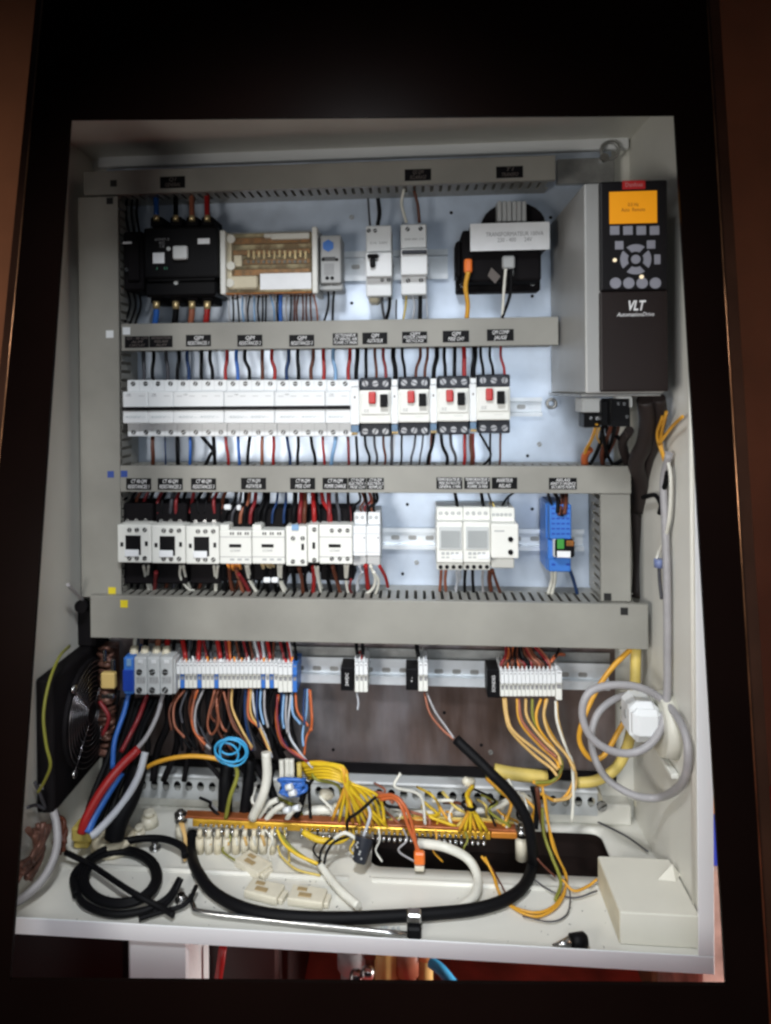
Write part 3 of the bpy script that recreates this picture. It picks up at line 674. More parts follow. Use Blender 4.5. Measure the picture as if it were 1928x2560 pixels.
for i, (a, b_, c) in enumerate(MB_top):
    u, v = zz(4, a, 85); u2, v2 = zz(4, b_, 285)
    wire(f'{c} wire above the white breakers, {ORD[i+1]} from left', c, [(u, v-6, .228), (u+jit(1), (v*2+v2)/3, .218), (u2+jit(1), (v+2*v2)/3, .214), (u2, v2+2, .214)], 2.7, 'wires above the breaker row')
MBr_top = [(98, 88, 'black', 3.2), (160, 160, 'black', 2.4), (222, 235, 'brown', 2.2), (285, 302, 'dark red', 2.4), (358, 372, 'black', 3.4), (418, 440, 'black', 2.2), (548, 515, 'brown', 2.2), (602, 580, 'brown', 2.2), (668, 645, 'black', 3.2), (724, 728, 'black', 2.6), (797, 795, 'black', 2.8),
      (862, 865, 'red', 3.2), (938, 928, 'black', 3.8), (983, 1002, 'black', 2.2), (1050, 1072, 'black', 2.0), (1128, 1155, 'red', 1.9)]
for i, (a, b_, c, r) in enumerate(MBr_top):
    u, v = zz(5, a, 75); u2, v2 = zz(5, b_, 305)
    wire(f'{c} wire above the motor breakers, {ORD[i+1]} from left', c, [(u, v-4, .228), (u+jit(1), (v*2+v2)/3, .218), (u2-(u2-u)*.2, (v+2*v2)/3, .212), (u2, v2, .206)], r, 'wires above the motor breakers')
MB_bot = [(265, 265, 'brown', 3), (345, 348, 'dark blue', 1.2), (425, 430, 'black', 3), (508, 505, 'blue', 2.2), (585, 600, 'black', 2.6), (660, 668, 'black', 2.8), (740, 760, 'red', 2.3), (820, 832, 'blue', 2.3), (897, 882, 'black', 2.5), (978, 975, 'copper brown', 2.4), (1052, 1050, 'red', 2.4),
      (1138, 1160, 'dark blue', 2.2), (1212, 1208, 'black', 2.4), (1295, 1328, 'black', 2.3), (1372, 1385, 'red', 2.0), (1457, 1425, 'light blue', 2.8), (1535, 1543, 'dark red', 2.0), (1590, 1597, 'black', 2.0)]
for i, (a, b_, c, r) in enumerate(MB_bot):
    u, v = zz(4, a, 655); u2, v2 = zz(4, b_, 845)
    mid_ = [(u+(u2-u)*.3+jit(1), (2*v+v2)/3, .212), (u+(u2-u)*.8+jit(1), (v+2*v2)/3, .212)]
    if a == 585: mid_ = [zz(4, 655, 742)+(.208,), zz(4, 640, 775)+(.208,)]
    wire(f'{nm.get(c,c)} wire below the white breakers, {ORD[i+1]} from left', c, [(u, v, .218)]+mid_+[(u2, v2+5, .224)], r, 'wires below the breaker row')
MBr_bot = [(150, 178, 'black', 1.9), (218, 232, 'dark grey', 1.9), (283, 292, 'brown', 1.8), (345, 338, 'dark grey', 2.2), (365, 345, 'light grey', 1.0), (416, 408, 'black', 1.5), (515, 478, 'dark grey', 1.6), (570, 540, 'dark grey', 1.4), (645, 600, 'black', 2.5), (628, 612, 'brown', 1.4), (698, 738, 'black', 2.4), (765, 797, 'dark grey', 2.2),
      (868, 862, 'red', 2.4), (912, 915, 'brown', 2.8), (930, 928, 'dark red', 1.6), (975, 990, 'black', 1.7), (1052, 1046, 'black', 1.6), (1125, 1116, 'brown', 1.6)]
for i, (a, b_, c, r) in enumerate(MBr_bot):
    u, v = zz(5, a, 700); u2, v2 = zz(5, b_, 925)
    mid_ = [(u+(u2-u)*.25, v*.6+v2*.4, .212), (u+(u2-u)*.95+2, v*.25+v2*.75, .212)]
    if a == 975: mid_ = [zz(5, 1030, 795)+(.210,), zz(5, 1055, 850)+(.210,), zz(5, 1035, 895)+(.212,)]
    wire(f'thin {nm.get(c,c)} wire below the motor breakers, {ORD[i+1]} from left', c, [(u, v, .21)]+mid_+[(u2, v2+4, .224)], r, 'wires below the motor breakers')

# ================================================================== contactor row
for i, (a, b_) in enumerate(((253, 327), (327, 401), (401, 474))):
    t = thing('contactor', f'ivory contactor with a square black window, {ORD[i+1]} of three at the left end', 'contactor', tuple(P((a+b_)/2, 1262, .25)), 'contactors with black windows')
    dv = i*1.5
    MB().pbox(a+9, 1088, b_+3, 1262, .205, .256, .002).build('base', black_m, t)
    MB().pbox(a+.5, 1134+dv, b_-.5, 1216+dv, .178, .2048, .0016, 2).pbox(a+14, 1131+dv, b_-6, 1134.5+dv, .186, .2048).build('front_cover', ivory, t)
    MB().pbox(a+18, 1157+dv, a+51, 1199+dv, .1775, .1782).build('black_window', black_p, t)
    MB().pbox(a+16, 1188+dv, a+46, 1203+dv, .1755, .1774, .0006).build('white_tab', paper, t)
    MB().pbox(a+7, 1172+dv, a+13, 1181+dv, .1772, .1782).pbox(a+60, 1170+dv, a+66, 1180+dv, .1772, .1782).build('side_slot', black_p, t)
    m_ = MB()
    for k, u in enumerate((27, 43, 60)): m_.screw(P(a+u, 1145+dv, .178), .0031, ang=jit(2)); m_.screw(P(a+u, 1206+dv, .178), .0031, ang=jit(2))
    m_.build('terminal_screw', darkscrew, t)
    m_ = MB()
    for k in range(3): m_.screw(P(a+22+k*20, 1124+dv, .205), .0028, ang=jit(2))
    m_.build('rear_screw', chrome, t)
for i, (a, b_) in enumerate(((474, 544), (544, 616), (689, 762))):
    lab = ['ivory contactor with a black slot, left one of the two side by side', 'ivory contactor with a black slot, right one of the two side by side', 'ivory contactor with a black slot beside the tall white modules'][i]
    t = thing('contactor', lab, 'contactor', tuple(P((a+b_)/2, 1262, .25)), 'contactors with a black slot')
    MB().pbox(a+3, 1100, b_+2, 1255, .205, .256, .002).build('base', black_m, t)
    top = MB().pbox(a+.5, 1146 if i < 2 else 1134, b_-.5, 1219, .178, .2048, .0016, 2)
    if i < 2: top.pbox(a+1, 1134, a+21, 1146, .18, .2048, .001)
    top.build('front_cover', ivory, t)
    MB().pbox(a+.7, 1160, b_-.7, 1161, .1776, .1782).pbox(a+.7, 1203, b_-.7, 1204, .1776, .1782).build('seam', grey_t, t)
    MB().pbox(a+21, 1176, a+47, 1183, .1774, .1782).build('black_slot', black_p, t)
    m_ = MB()
    for k in range(3):
        if i < 2:
            for q in (-2.6, 2.6): m_.pbox(a+27+k*16+q-1.6, 1150, a+27+k*16+q+1.6, 1156, .1773, .1782)
        else: m_.screw(P(a+28+k*17, 1146, .178), .0028, ang=jit(2)); m_.screw(P(a+28+k*17, 1207, .178), .0028, ang=jit(2))
    m_.build('terminal_hole', darkscrew, t)
    m_ = MB()
    for k in range(3): m_.pbox(a+23+k*16, 1207, a+32+k*16, 1211, .1775, .1782)
    if i < 2: m_.build('foot_mark', greyp, t)
    else: m_.bm.free()
    text('LC1D09', P(a+34, 1190, .1776), .004, grey_t, t)
    if i < 2:
        m_ = MB()
        for k in range(5): m_.tube([P(a+20+k*5+jit(2), 1216+jit(3), .182), P(a+22+k*6+jit(3), 1228+jit(5), .19)], .0022, 8, smooth=False)
        m_.build('orange_ferrule', mat('ferrule_orange', (.7, .25, .04), .4) if i == 0 else brass, t)
for (a, v0, b_, v1, lab, Y) in ((617, 1137, 664, 1223, 'narrow ivory auxiliary block with a blue clip and four screws', .183), (664, 1134, 689, 1216, 'very narrow ivory block with one black slot between contactors', .178)):
    t = thing('auxiliary_block', lab, 'contact block', tuple(P((a+b_)/2, 1262, .25)))
    MB().pbox(a+3, 1100, b_+2, 1240, .21, .256, .002).build('base', black_m, t)
    MB().pbox(a+.5, v0, b_-.5, v1, Y, .2098, .0015, 2).build('front_cover', ivory, t)
    m_ = MB()
    for du, dv in (((16, 26), (37, 26), (16, 76), (37, 76)) if b_-a > 30 else ((15, 10), (15, 76))): m_.screw(P(a+du, v0+dv, Y), .0030, ang=jit(2))
    m_.build('terminal_screw', darkscrew, t)
    u_ = a+37 if b_-a > 30 else a+14
    sq(t, 'black_slot', black_p, u_-3, v0+38, u_+3, v0+52, Y-.0006)
    if b_-a > 30: sq(t, 'blue_clip', W['light blue'], a+13, v0-3, a+28, v0+9, Y-.002, .004)
for i, (a, b_) in enumerate(((762, 792), (792, 822))):
    t = thing('rail_module', f'tall white rail module, {"left" if i == 0 else "right"} one of the adjoining pair', 'module', tuple(P((a+b_)/2, 1221, .25)), 'tall white rail modules')
    MB().pbox(a+3.2, 1107, b_-.2, 1137, .203, .256, .0012).pbox(a+.2, 1137, b_-.2, 1202, .184, .256, .0016, 2).pbox(a+1, 1202, b_-.2, 1222, .203, .256, .0012).build('body', white_p, t)
    m_ = MB(); m_.pbox(a+2, 1153, b_-2, 1153.8, .1838, .1841); m_.pbox(a+2, 1193, b_-2, 1193.8, .1838, .1841); m_.cyl(P(b_-5, 1162, .184), (0, -1, 0), .0012, .0005, 8); m_.build('seam', grey_t, t)
    m_ = MB(); [m_.screw(P(a+9+k*12, 1118, .203), .0025, ang=jit(2)) for k in range(2)]; m_.build('screw', greyp, t)
for i, (a, b_) in enumerate(((943, 1001), (1001, 1060))):
    t = thing('timer_relay', f'ivory time relay with a grey window, {"left" if i == 0 else "right"} one of the adjoining pair', 'timer', tuple(P((a+b_)/2, 1232, .25)), 'time relays with grey windows')
    MB().pbox(a+.3, 1096, b_-.3, 1128, .203, .256, .0012).pbox(a+.3, 1128, b_-.3, 1216, .184, .256, .0016, 2).pbox(a+1, 1216, b_-.3, 1232, .200, .256, .0012).build('body', ivory, t)
    MB().pbox(a+6, 1139, b_-4, 1188, .1815, .1841, .0006).build('window_frame', lgrey, t)
    MB().pbox(a+10, 1147, b_-7, 1184, .1808, .1814).build('window', glassy, t)
    m_ = MB()
    for k in range(4): m_.pbox(a+11+k*10, 1193, a+18+k*10, 1199, .1836, .1841)
    for k in range(2): m_.pbox(a+11+k*10, 1203, a+18+k*10, 1206, .1836, .1841)
    m_.build('print', greyp, t); sq(t, 'white_tag', paper, a+33, 1198, a+57, 1208, .1825)
    m_ = MB(); [m_.cyl(P(a+9+k*14, 1225, .200), (0, -1, 0), .0028, .0008, 12) for k in range(4)]; m_.build('terminal_screw', black_p, t)
    m_ = MB(); [m_.screw(P(a+9+k*13, 1109, .203), .0026, ang=jit(2)) for k in range(4)]; m_.build('top_screw', greyp, t)
t = thing('phase_relay', 'stepped ivory relay with two small black knobs beside the timers', 'relay', tuple(P(1090, 1228, .25)))
MB().pbox(1061, 1097, 1113, 1132, .200, .256, .0015).pbox(1061, 1132, 1121, 1207, .180, .256, .002, 2).pbox(1062, 1207, 1112, 1228, .200, .256, .0015).build('body', ivory, t)
MB().cyl(P(1103, 1165, .18), (0, -1, 0), .0034, .002, 14).cyl(P(1103, 1193, .18), (0, -1, 0), .0034, .002, 14).build('knob', black_p, t)
m_ = MB(); [m_.screw(P(1066+k*9, 1112, .2), .0022, ang=jit(2)) for k in range(5)]; m_.pbox(1068, 1146, 1090, 1149, .1798, .1801); m_.build('print', greyp, t)
# blue relay socket
t = thing('relay_socket', 'bright blue relay socket with a green and black plug-in relay', 'relay', tuple(P(1210, 1236, .25)))
MB().pbox(1180, 1088, 1192, 1232, .205, .256, .001).pbox(1188, 1090, 1235, 1166, .185, .256, .0015).pbox(1184, 1166, 1200, 1210, .190, .256, .001).pbox(1186, 1205, 1234, 1236, .190, .256, .0015).build('body', blue_p, t)
m_ = MB()
for r in range(6):
    for k in range(4): m_.pbox(1192+k*10.6, 1097+r*11, 1199+k*10.6, 1100+r*11, .1846, .1851)
for k in (0, 3): m_.pbox(1192+k*10.6, 1218, 1200+k*10.6, 1222, .1896, .1901)
m_.build('terminal_slot', dblue_p, t)
MB().pbox(1200, 1167, 1242, 1205, .178, .240, .002).build('relay_case', black_p, t)
sq(t, 'green_label', green_p, 1204, 1165, 1219, 1186, .1770); sq(t, 'white_tag', paper, 1204, 1191, 1233, 1205, .1765); sq(t, 'orange_coil', copper, 1224, 1168, 1240, 1180, .1772)
MB().pbox(1196, 1166, 1203, 1204, .182, .2, .001).build('clear_lever', lgrey, t)

# wires above and below the contactor row
CT = [(130, 140, 'black'), (165, 155, 'black'), (200, 196, 'brown'), (240, 236, 'dark red'), (275, 262, 'black'), (325, 322, 'dark red'), (350, 356, 'black'), (400, 395, 'dark grey'), (430, 428, 'dark red'), (470, 466, 'black'), (520, 514, 'dark red'), (560, 566, 'black'), (610, 600, 'black'), (625, 618, 'brown'), (655, 660, 'dark red'), (700, 707, 'brown')]
for i, (a, b_, c) in enumerate(CT):
    u, v = zz(6, a+jit(6), 215); u2, v2 = zz(6, b_, 320)
    wire(f'{c} wire above the black-window contactors, {ORD[i+1]} from left', c, [(u+8, v-4, .228), (u+jit(4), (v+v2)/2, .214+jit(.01)), (u2, v2+8, .207)], 2.6, 'wires above the black-window contactors')
CT2 = [(790, 715, 'black', 2.4), (820, 760, 'dark grey', 2.0), (870, 810, 'copper brown', 2.6), (845, 835, 'black', 3.0), (905, 870, 'dark red', 2.8), (960, 915, 'black', 3.2), (980, 950, 'black', 3.0), (1035, 1000, 'dark blue', 1.8), (1085, 1070, 'dark blue', 2.0), (1045, 1030, 'orange', 0), (1140, 1128, 'black', 3.6), (1175, 1165, 'dark red', 3.2), (1200, 1192, 'brown', 3.2),
       (1245, 1252, 'red', 3.4), (1262, 1285, 'black', 2.6), (1295, 1350, 'red', 2.8), (1338, 1342, 'dark red', 3.4), (1383, 1402, 'dark grey', 2.4), (1452, 1462, 'black', 2.2), (1455, 1468, 'dark red', 1.4)]
i = 0
for (a, b_, c, r) in CT2:
    if r == 0: continue
    i += 1
    u, v = zz(6, a, 215); u2, v2 = zz(6, b_, 395)
    wire(f'{nm.get(c,c)} wire above the slotted contactors, {ORD[i]} from left', c, [(u, v-4, .228), (u+(u2-u)*.2, (2*v+v2)/3, .208), (u2-(u2-u)*.15, (v+2*v2)/3, .198), (u2, v2+2, .202)], r, 'wires above the slotted contactors')
CT3 = [(1515, 1500, 'black', 1.8), (1530, 1540, 'brown', 1.6), (1550, 1575, 'black', 2.2), (1570, 1560, 'dark red', 1.5), (1600, 1612, 'black', 2.0), (1617, 1590, 'black', 2.2), (1580, 1605, 'copper brown', 1.4)]
for i, (a, b_, c, r) in enumerate(CT3):
    u, v = zz(6, a, 215); u2, v2 = zz(6, b_, 345)
    wire(f'{nm.get(c,c)} wire tangled above the tall white modules, {ORD[i+1]} from left', c, [(u, v-4, .228), (u+6+jit(3), (v+v2)/2-6, .212), (u2-5+jit(3), (v+v2)/2+10, .205), (u2, v2, .212)], r, 'wires above the tall white modules')
CT4 = [(7, [(535, 205), (543, 250), (550, 300)], 'black', 2.4), (7, [(683, 205), (690, 250), (700, 300)], 'black', 2.4), (7, [(722, 210), (735, 250), (748, 290)], 'dark grey', 1.6), (7, [(730, 270), (745, 262), (758, 292)], 'pale yellow', 1.4),
       (7, [(865, 208), (830, 235), (800, 280)], 'black', 1.6), (7, [(838, 230), (835, 255), (836, 290)], 'dark grey', 1.2)]
for i, (r_, pts, c, r) in enumerate(CT4):
    wire(f'{c} wire above the timers, {ORD[i+1]} from left', c, [zz(r_, *p)+((.226, .212, .21)[k],) for k, p in enumerate(pts)], r, 'wires above the timers')
CT5 = [([(1058, 205), (1065, 235), (1082, 275)], 'black', 1.8), ([(1095, 205), (1115, 250), (1112, 320)], 'black', 2.6), ([(1135, 210), (1135, 270), (1120, 335)], 'brown', 2.2), ([(1163, 205), (1160, 260), (1150, 330)], 'brown', 3.0), ([(1150, 205), (1130, 280), (1140, 340)], 'black', 2.0)]
for i, (pts, c, r) in enumerate(CT5):
    wire(f'{c} wire entering the blue relay socket, {ORD[i+1]} from left', c, [zz(7, *p)+((.226, .19, .182)[k],) for k, p in enumerate(pts)], r, 'wires into the blue relay socket')
# below
CB = []
for (pts, c, r) in [([(235, 655), (250, 730), (275, 825)], 'white', 2.0), ([(265, 655), (262, 720), (290, 805)], 'white', 2.0), ([(310, 690), (306, 740), (300, 800)], 'dark red', 3.0), ([(455, 655), (455, 720), (500, 790), (540, 800)], 'white', 2.0), ([(472, 655), (490, 730), (515, 790)], 'white', 2.0),
                    ([(655, 655), (662, 730), (662, 822)], 'white', 2.0), ([(678, 655), (670, 740), (668, 822)], 'white', 2.0), ([(845, 650), (868, 740), (918, 828)], 'white', 2.4), ([(858, 650), (872, 720), (900, 800)], 'white', 2.0), ([(800, 700), (840, 760), (870, 822)], 'dark red', 3.0), ([(745, 660), (752, 740), (770, 822)], 'brown', 3.0),
                    ([(780, 655), (805, 735), (830, 815)], 'copper brown', 3.0), ([(720, 655), (722, 740), (715, 822)], 'black', 3.2), ([(1038, 650), (1045, 740), (1078, 822)], 'white', 2.2), ([(1055, 650), (1058, 740), (1085, 800)], 'white', 2.0), ([(960, 650), (965, 740), (980, 822)], 'black', 3.0), ([(1010, 650), (1015, 740), (1030, 822)], 'black', 3.0),
                    ([(1125, 665), (1130, 740), (1135, 822)], 'black', 3.0), ([(1160, 665), (1180, 740), (1185, 822)], 'brown', 3.0), ([(1205, 665), (1195, 740), (1210, 822)], 'black', 2.6), ([(1245, 660), (1250, 740), (1245, 818)], 'red', 3.0), ([(1252, 660), (1275, 740), (1292, 815)], 'white', 2.0), ([(1272, 660), (1280, 730), (1298, 790)], 'white', 2.0),
                    ([(1330, 660), (1335, 740), (1355, 822)], 'black', 3.0), ([(1360, 655), (1385, 740), (1408, 822)], 'brown', 3.0), ([(1435, 650), (1440, 740), (1455, 822)], 'white', 2.0), ([(1452, 650), (1446, 740), (1448, 800)], 'white', 1.8), ([(1470, 735), (1462, 790), (1480, 822)], 'dark red', 1.8),
                    ([(1520, 655), (1535, 710), (1508, 745), (1505, 810)], 'light grey', 1.5), ([(1540, 690), (1515, 730), (1515, 800)], 'light grey', 1.3), ([(1558, 650), (1565, 720), (1572, 790)], 'red', 3.2), ([(1585, 650), (1615, 730), (1600, 790), (1555, 825)], 'white', 2.2), ([(1605, 690), (1635, 745), (1625, 800), (1610, 830)], 'white', 2.0), ([(1640, 655), (1675, 720), (1690, 780)], 'red', 2.4)]:
    CB.append((6, pts, c, r))
for i, (r_, pts, c, r) in enumerate(CB):
    n = len(pts)
    wire(f'{nm.get(c,c)} wire below the contactors and white modules, {ORD[i+1]} from left', c, [zz(r_, *p)+(.196+.026*k/(n-1),) for k, p in enumerate(pts)], r, 'wires below the contactor row')
i = 0
for k in range(24):
    x = 120+k*42+jit(8)
    if x > 1100: break
    i += 1; c = random.choice(['black', 'black', 'dark grey', 'black', 'brown'])
    u, v = zz(6, x, 765); u2, v2 = zz(6, x-30, 825)
    wire(f'short dark wire entering the widest duct, {ORD[i]} from left', c, [(u+4, v-30, .222), (u, v, .228), (u2, v2+6, .235)], 2.6, 'dark wires entering the widest duct')
CB7 = [([(458, 640), (455, 700), (450, 760)], 'copper brown', 2.2), ([(485, 640), (480, 700), (484, 760)], 'copper brown', 2.2), ([(545, 650), (548, 700), (540, 770)], 'light grey', 1.8), ([(560, 640), (562, 690), (535, 750)], 'light grey', 1.8), ([(594, 640), (590, 700), (590, 770)], 'black', 2.2),
       ([(635, 640), (636, 700), (640, 770)], 'black', 2.2), ([(692, 650), (690, 700), (694, 770)], 'grey', 1.8), ([(733, 640), (730, 700), (740, 760)], 'brown', 3.2), ([(745, 640), (765, 700), (790, 770)], 'brown', 2.2),
       ([(1080, 640), (1080, 700), (1058, 780)], 'white', 2.2), ([(1100, 640), (1097, 710), (1078, 785)], 'white', 2.2), ([(1178, 635), (1200, 690), (1225, 780)], 'dark blue', 2.4)]
for i, (pts, c, r) in enumerate(CB7):
    nn = 'timers' if i < 9 else 'blue relay socket'; kk = i+1 if i < 9 else i-8
    wire(f'{nm.get(c,c)} wire below the {nn}, {ORD[kk]} from left', c, [zz(7, *p)+(.206+.012*k,) for k, p in enumerate(pts)], r, 'wires below the timers and blue socket')
for i, (u, v) in enumerate((zz(6, 733, 307), zz(6, 800, 310), zz(6, 968, 742), zz(6, 1015, 742))):
    o = MB().pbox(u-(8 if i != 1 else 5), v-6, u+(8 if i != 1 else 5), v+6, .196, .203, .0026, 3).build('wire_marker', paper)
    tag(o, ['white wire marker above the first slotted contactor, left one', 'white wire marker above the first slotted contactor, right one', 'oval white wire marker below the second slotted contactor, left one', 'oval white wire marker below the second slotted contactor, right one'][i], 'wire marker', 'white wire markers')

# ================================================================== terminal row
pt_m = thing('power_terminal', 'blue power terminal block at the left end of the lowest rail', 'terminal block', tuple(P(277, 1500, .24)))
MB().pbox(266, 1420, 289, 1501, .180, .235, .003, 2).build('body', blue_p, pt_m); MB().pbox(264.5, 1448, 288, 1494, .1775, .1798, .001).build('lower_cover', dblue_p, pt_m)
MB().pbox(273, 1424, 283, 1440, .1785, .1799, .001).build('marker', W['light blue'], pt_m)
for i in range(3):
    a = 289+i*28
    t = thing('power_terminal', f'light grey power terminal with two screws, {ORD[i+1]} of three beside the blue one', 'terminal block', tuple(P(a+14, 1500, .24)), 'grey power terminals')
    MB().pbox(a+.2, 1420+i*.3, a+27.8, 1502, .178, .235, .0025, 2).build('body', lgrey if i else lgrey, t)
    m_ = MB(); m_.screw(P(a+12, 1452, .178), .0042, ang=jit(1)); m_.screw(P(a+12, 1491, .178), .0042, ang=jit(1)); m_.build('screw', darkscrew, t)
    m_ = MB(); m_.pbox(a+5, 1462, a+25, 1477, .1775, .1779); m_.build('print_field', greyp, t); text('T12', P(a+15, 1470, .1772), .008, grey_t, t)
    MB().pbox(a+9, 1426, a+20, 1434, .1772, .1779, .0003).build('marker', white_p, t)
t = thing('end_plate', 'pale grey end bracket right of the three power terminals', 'bracket', tuple(P(375, 1502, .24)))
MB().pbox(373.2, 1424, 379, 1500, .184, .235, .001).build('body', lgrey, t)
blue_idx = {1, 5, 9, 20, 22}
u = 380.0; i = 0; us = []
while u < 640:
    wdt = 9.2 if u < 598 else 10.3
    us.append((u, wdt)); u += wdt
NT = len(us)
for i, (u, wdt) in enumerate(us):
    wide = u >= 598; full_blue = abs(u-629) < 5.5
    isb = i in blue_idx
    col = 'blue-based' if isb else ('all-blue' if full_blue else 'white')
    t = thing('terminal_block', f'{col} slim terminal, {ORD[i+1]} from left on the lowest rail', 'terminal block', tuple(P(u+wdt/2, 1490, .24)), 'slim terminals of the left strip')
    v0, v1 = (1436, 1487) if not wide else (1438, 1496)
    mm = blue_p if full_blue else white_p
    g = .35
    MB().pbox(u+g, v0-2, u+wdt-g, v0+21, .190, .235, .0005).build('upper_part', mm, t)
    MB().pbox(u+g, v0+21.5, u+wdt-g, v1, .196, .235, .0005).build('lower_part', blue_p if isb else (mm if full_blue else ivory), t)
    MB().pbox(u+g, v0-11, u+2.6, v0-2, .198, .235).pbox(u+2.6, v0-5, u+wdt-g, v0-2, .198, .235).build('wire_guide', mm, t)
    MB().pbox(u+2.2, v0+25, u+wdt-1.8, v0+33, .1955, .1961).pbox(u+2.6, v0+1, u+wdt-2.2, v0+3, .1895, .1901).build('print', grey_t, t)
def small_terms(u0, v0, v1, n, wdt, lab, group, Y=.186):
    for i in range(n):
        u = u0+i*wdt
        t = thing('terminal_block', lab(i), 'terminal block', tuple(P(u+wdt/2, v1, .24)), group)
        MB().pbox(u+.35, v0+12, u+wdt-.35, v0+38, Y, .235, .0006).build('upper_part', white_p, t)
        MB().pbox(u+.35, v0+38.5, u+wdt-.35, v1, Y+.006, .235, .0006).build('lower_part', ivory, t)
        MB().pbox(u+.35, v0, u+2.8, v0+12, Y+.008, .235).build('wire_guide', white_p, t)
        MB().pbox(u+2.4, v0+41, u+wdt-2, v0+50, Y+.0055, Y+.0061).pbox(u+2.8, v0+15, u+wdt-2.4, v0+17, Y-.0005, Y+.0001).build('print', grey_t, t)
small_terms(766.5, 1421, 1496, 3, 9.4, lambda i: f'white slim terminal, {ORD[i+1]} of three right of the left black label', 'terminals of the middle-left trio')
small_terms(904, 1421, 1494, 2, 10.3, lambda i: f'white slim terminal, {"left" if i == 0 else "right"} of the pair feeding the thick black cable', 'terminals of the middle pair')
small_terms(1081, 1440, 1505, 13, 9.2, lambda i: f'white slim terminal, {ORD[i+1]} from left in the right strip', 'slim terminals of the right strip')
small_terms(1201, 1438, 1513, 1, 14, lambda i: 'wide white end terminal closing the right strip', None)
for (a, v0, b_, v1, s, lab) in ((736, 1443, 764, 1493, '24VDC', 'black end label with tiny upright text, leftmost of three'), (877, 1446, 903, 1492, '+ -', 'black end label left of the pair with the black cable'), (1053, 1447, 1081, 1508, 'SONDES', 'black end label left of the right terminal strip')):
    t = thing('end_label', lab, 'label', tuple(P((a+b_)/2, v1, .235)), 'black end labels')
    MB().pbox(a, v0, b_, v1, .196, .232, .001).build('holder', black_p, t)
    o = text(s, (0, 0, 0), .006, white_t, t)
    cc = P((a+b_)/2, (v0+v1)/2, .1957); base = world_loc(t)
    for v in o.data.vertices:
        q = v.co+base; v.co = Vector((-q.z, 0, q.x))+Vector((0, q.y, 0))+cc-base

# wires above
TA = [(215, 'white', 3.6), (238, 'dark grey', 3.0), (290, 'black', 5.0), (375, 'copper brown', 6.0), (440, 'red', 5.4)]
for i, (x, c, r) in enumerate(TA):
    u, v = zz(9, x, 90)
    wire(f'thick {nm.get(c,c)} wire with cream sleeve above the power terminals'+(' at far left' if i == 1 else ''), c, [(u+2, v-8, .222), (u, v+12, .212), (u, v+30, .202)], r*.75, 'thick wires above the power terminals')
for i, x in enumerate((215, 290, 370, 438)):
    u, v = zz(9, x, 168); t = MB().tube([P(u, v-2, .204), P(u-3, v+20, .195)], .0062, 12, smooth=False).build('cable_sleeve', cream)
    tag(t, f'cream sleeve on a thick wire above the power terminals, {ORD[i+1]} from left', 'sleeve', 'cream cable sleeves')
TB = [(490, 'black', 2.4), (545, 'red', 3.6), (575, 'black', 2.0), (603, 'dark grey', 2.6), (628, 'black', 2.6), (668, 'red', 3.6), (690, 'dark red', 2.0), (716, 'dark grey', 2.4), (745, 'black', 2.6), (785, 'red', 3.6), (812, 'black', 2.0), (845, 'dark red', 2.2), (868, 'orange', 2.6), (895, 'black', 2.4), (915, 'brown', 2.0), (940, 'black', 2.4), (962, 'dark red', 2.0), (985, 'black', 2.4), (1010, 'brown', 2.2), (1042, 'light grey', 2.2), (1066, 'dark red', 2.4),
      (1095, 'light grey', 2.2), (1128, 'red', 2.8), (1160, 'black', 2.4), (1185, 'brown', 2.4), (1215, 'dark red', 2.2), (1245, 'black', 2.4), (1270, 'red', 2.2), (1285, 'light grey', 2.0), (1320, 'black', 2.2)]
for i, (x, c, r) in enumerate(TB):
    u, v = zz(9, x+jit(3), 90); dx = random.choice((4, 7, -3, 9))
    wire(f'{c} wire above the left terminal strip, {ORD[i+1]} from left', c, [(u, v-8, .225), (u+dx*.3, v+14, .212), (u+dx, v+38, .203), (u+dx+1, v+54, .206)], r, 'wires above the left terminal strip')
i = 0
for k in range(16):
    i += 1; u = 400+k*15.5+jit(3); v = 1424+jit(4)
    o = MB().tube([P(u, v-3, .202), P(u+jit(3), v+8, .199)], .0018, 8, smooth=False).build('ferrule', [MATS['ferrule_orange'], MATS['plastic_white'], MATS['plastic_red'], MATS['ferrule_orange']][k % 4])
    tag(o, f'{["orange","white","red","orange"][k%4]} wire ferrule on the left terminal strip, {ORD[i]} from left', 'ferrule', 'ferrules of the left terminal strip')
TC = [(10, [(240, 95), (238, 150), (245, 200)], 'black', 2.6, 'left black wire into the terminal trio'), (10, [(278, 95), (278, 150), (280, 200)], 'black', 2.4, 'right black wire into the terminal trio'), (10, [(260, 180), (270, 210), (262, 240)], 'red', 2.2, 'short red wire curling over the terminal trio'),
      (10, [(632, 95), (632, 160), (642, 215)], 'black', 3.0, 'black wire into the pair beside the middle black label'), (10, [(655, 215), (690, 205), (685, 240)], 'light grey', 1.6, 'short light wire looping over the middle terminal pair'),
      (10, [(1560, 140), (1550, 180), (1530, 220)], 'black', 1.8, 'thin black wire into the end of the right strip'), (10, [(1590, 200), (1545, 200), (1500, 250)], 'orange', 2.4, 'orange wire sweeping over the end of the right strip')]
for r_, pts, c, r, lab in TC:
    wire(lab, c, [zz(r_, *p)+((.222, .205, .2)[k],) for k, p in enumerate(pts)], r, 'wires above the small terminals')
for k in range(22):
    x = 1185+k*15; c = random.choice(['copper brown', 'dark red', 'brown', 'black', 'brown', 'orange'])
    u, v = zz(10, x+jit(4), 285); u2, v2 = zz(10, 1290+(x-1330)*.45+jit(20), 130)
    wire(f'{nm.get(c,c)} wire in the tangle above the right strip, {ORD[k+1]} from left', c, [(u2, v2-4, .226), ((u+u2)/2+jit(10), (v+v2)/2+jit(4), .204), (u+jit(2), v-8, .196), (u, v+2, .2)], 2.0, 'tangle of wires above the right strip')
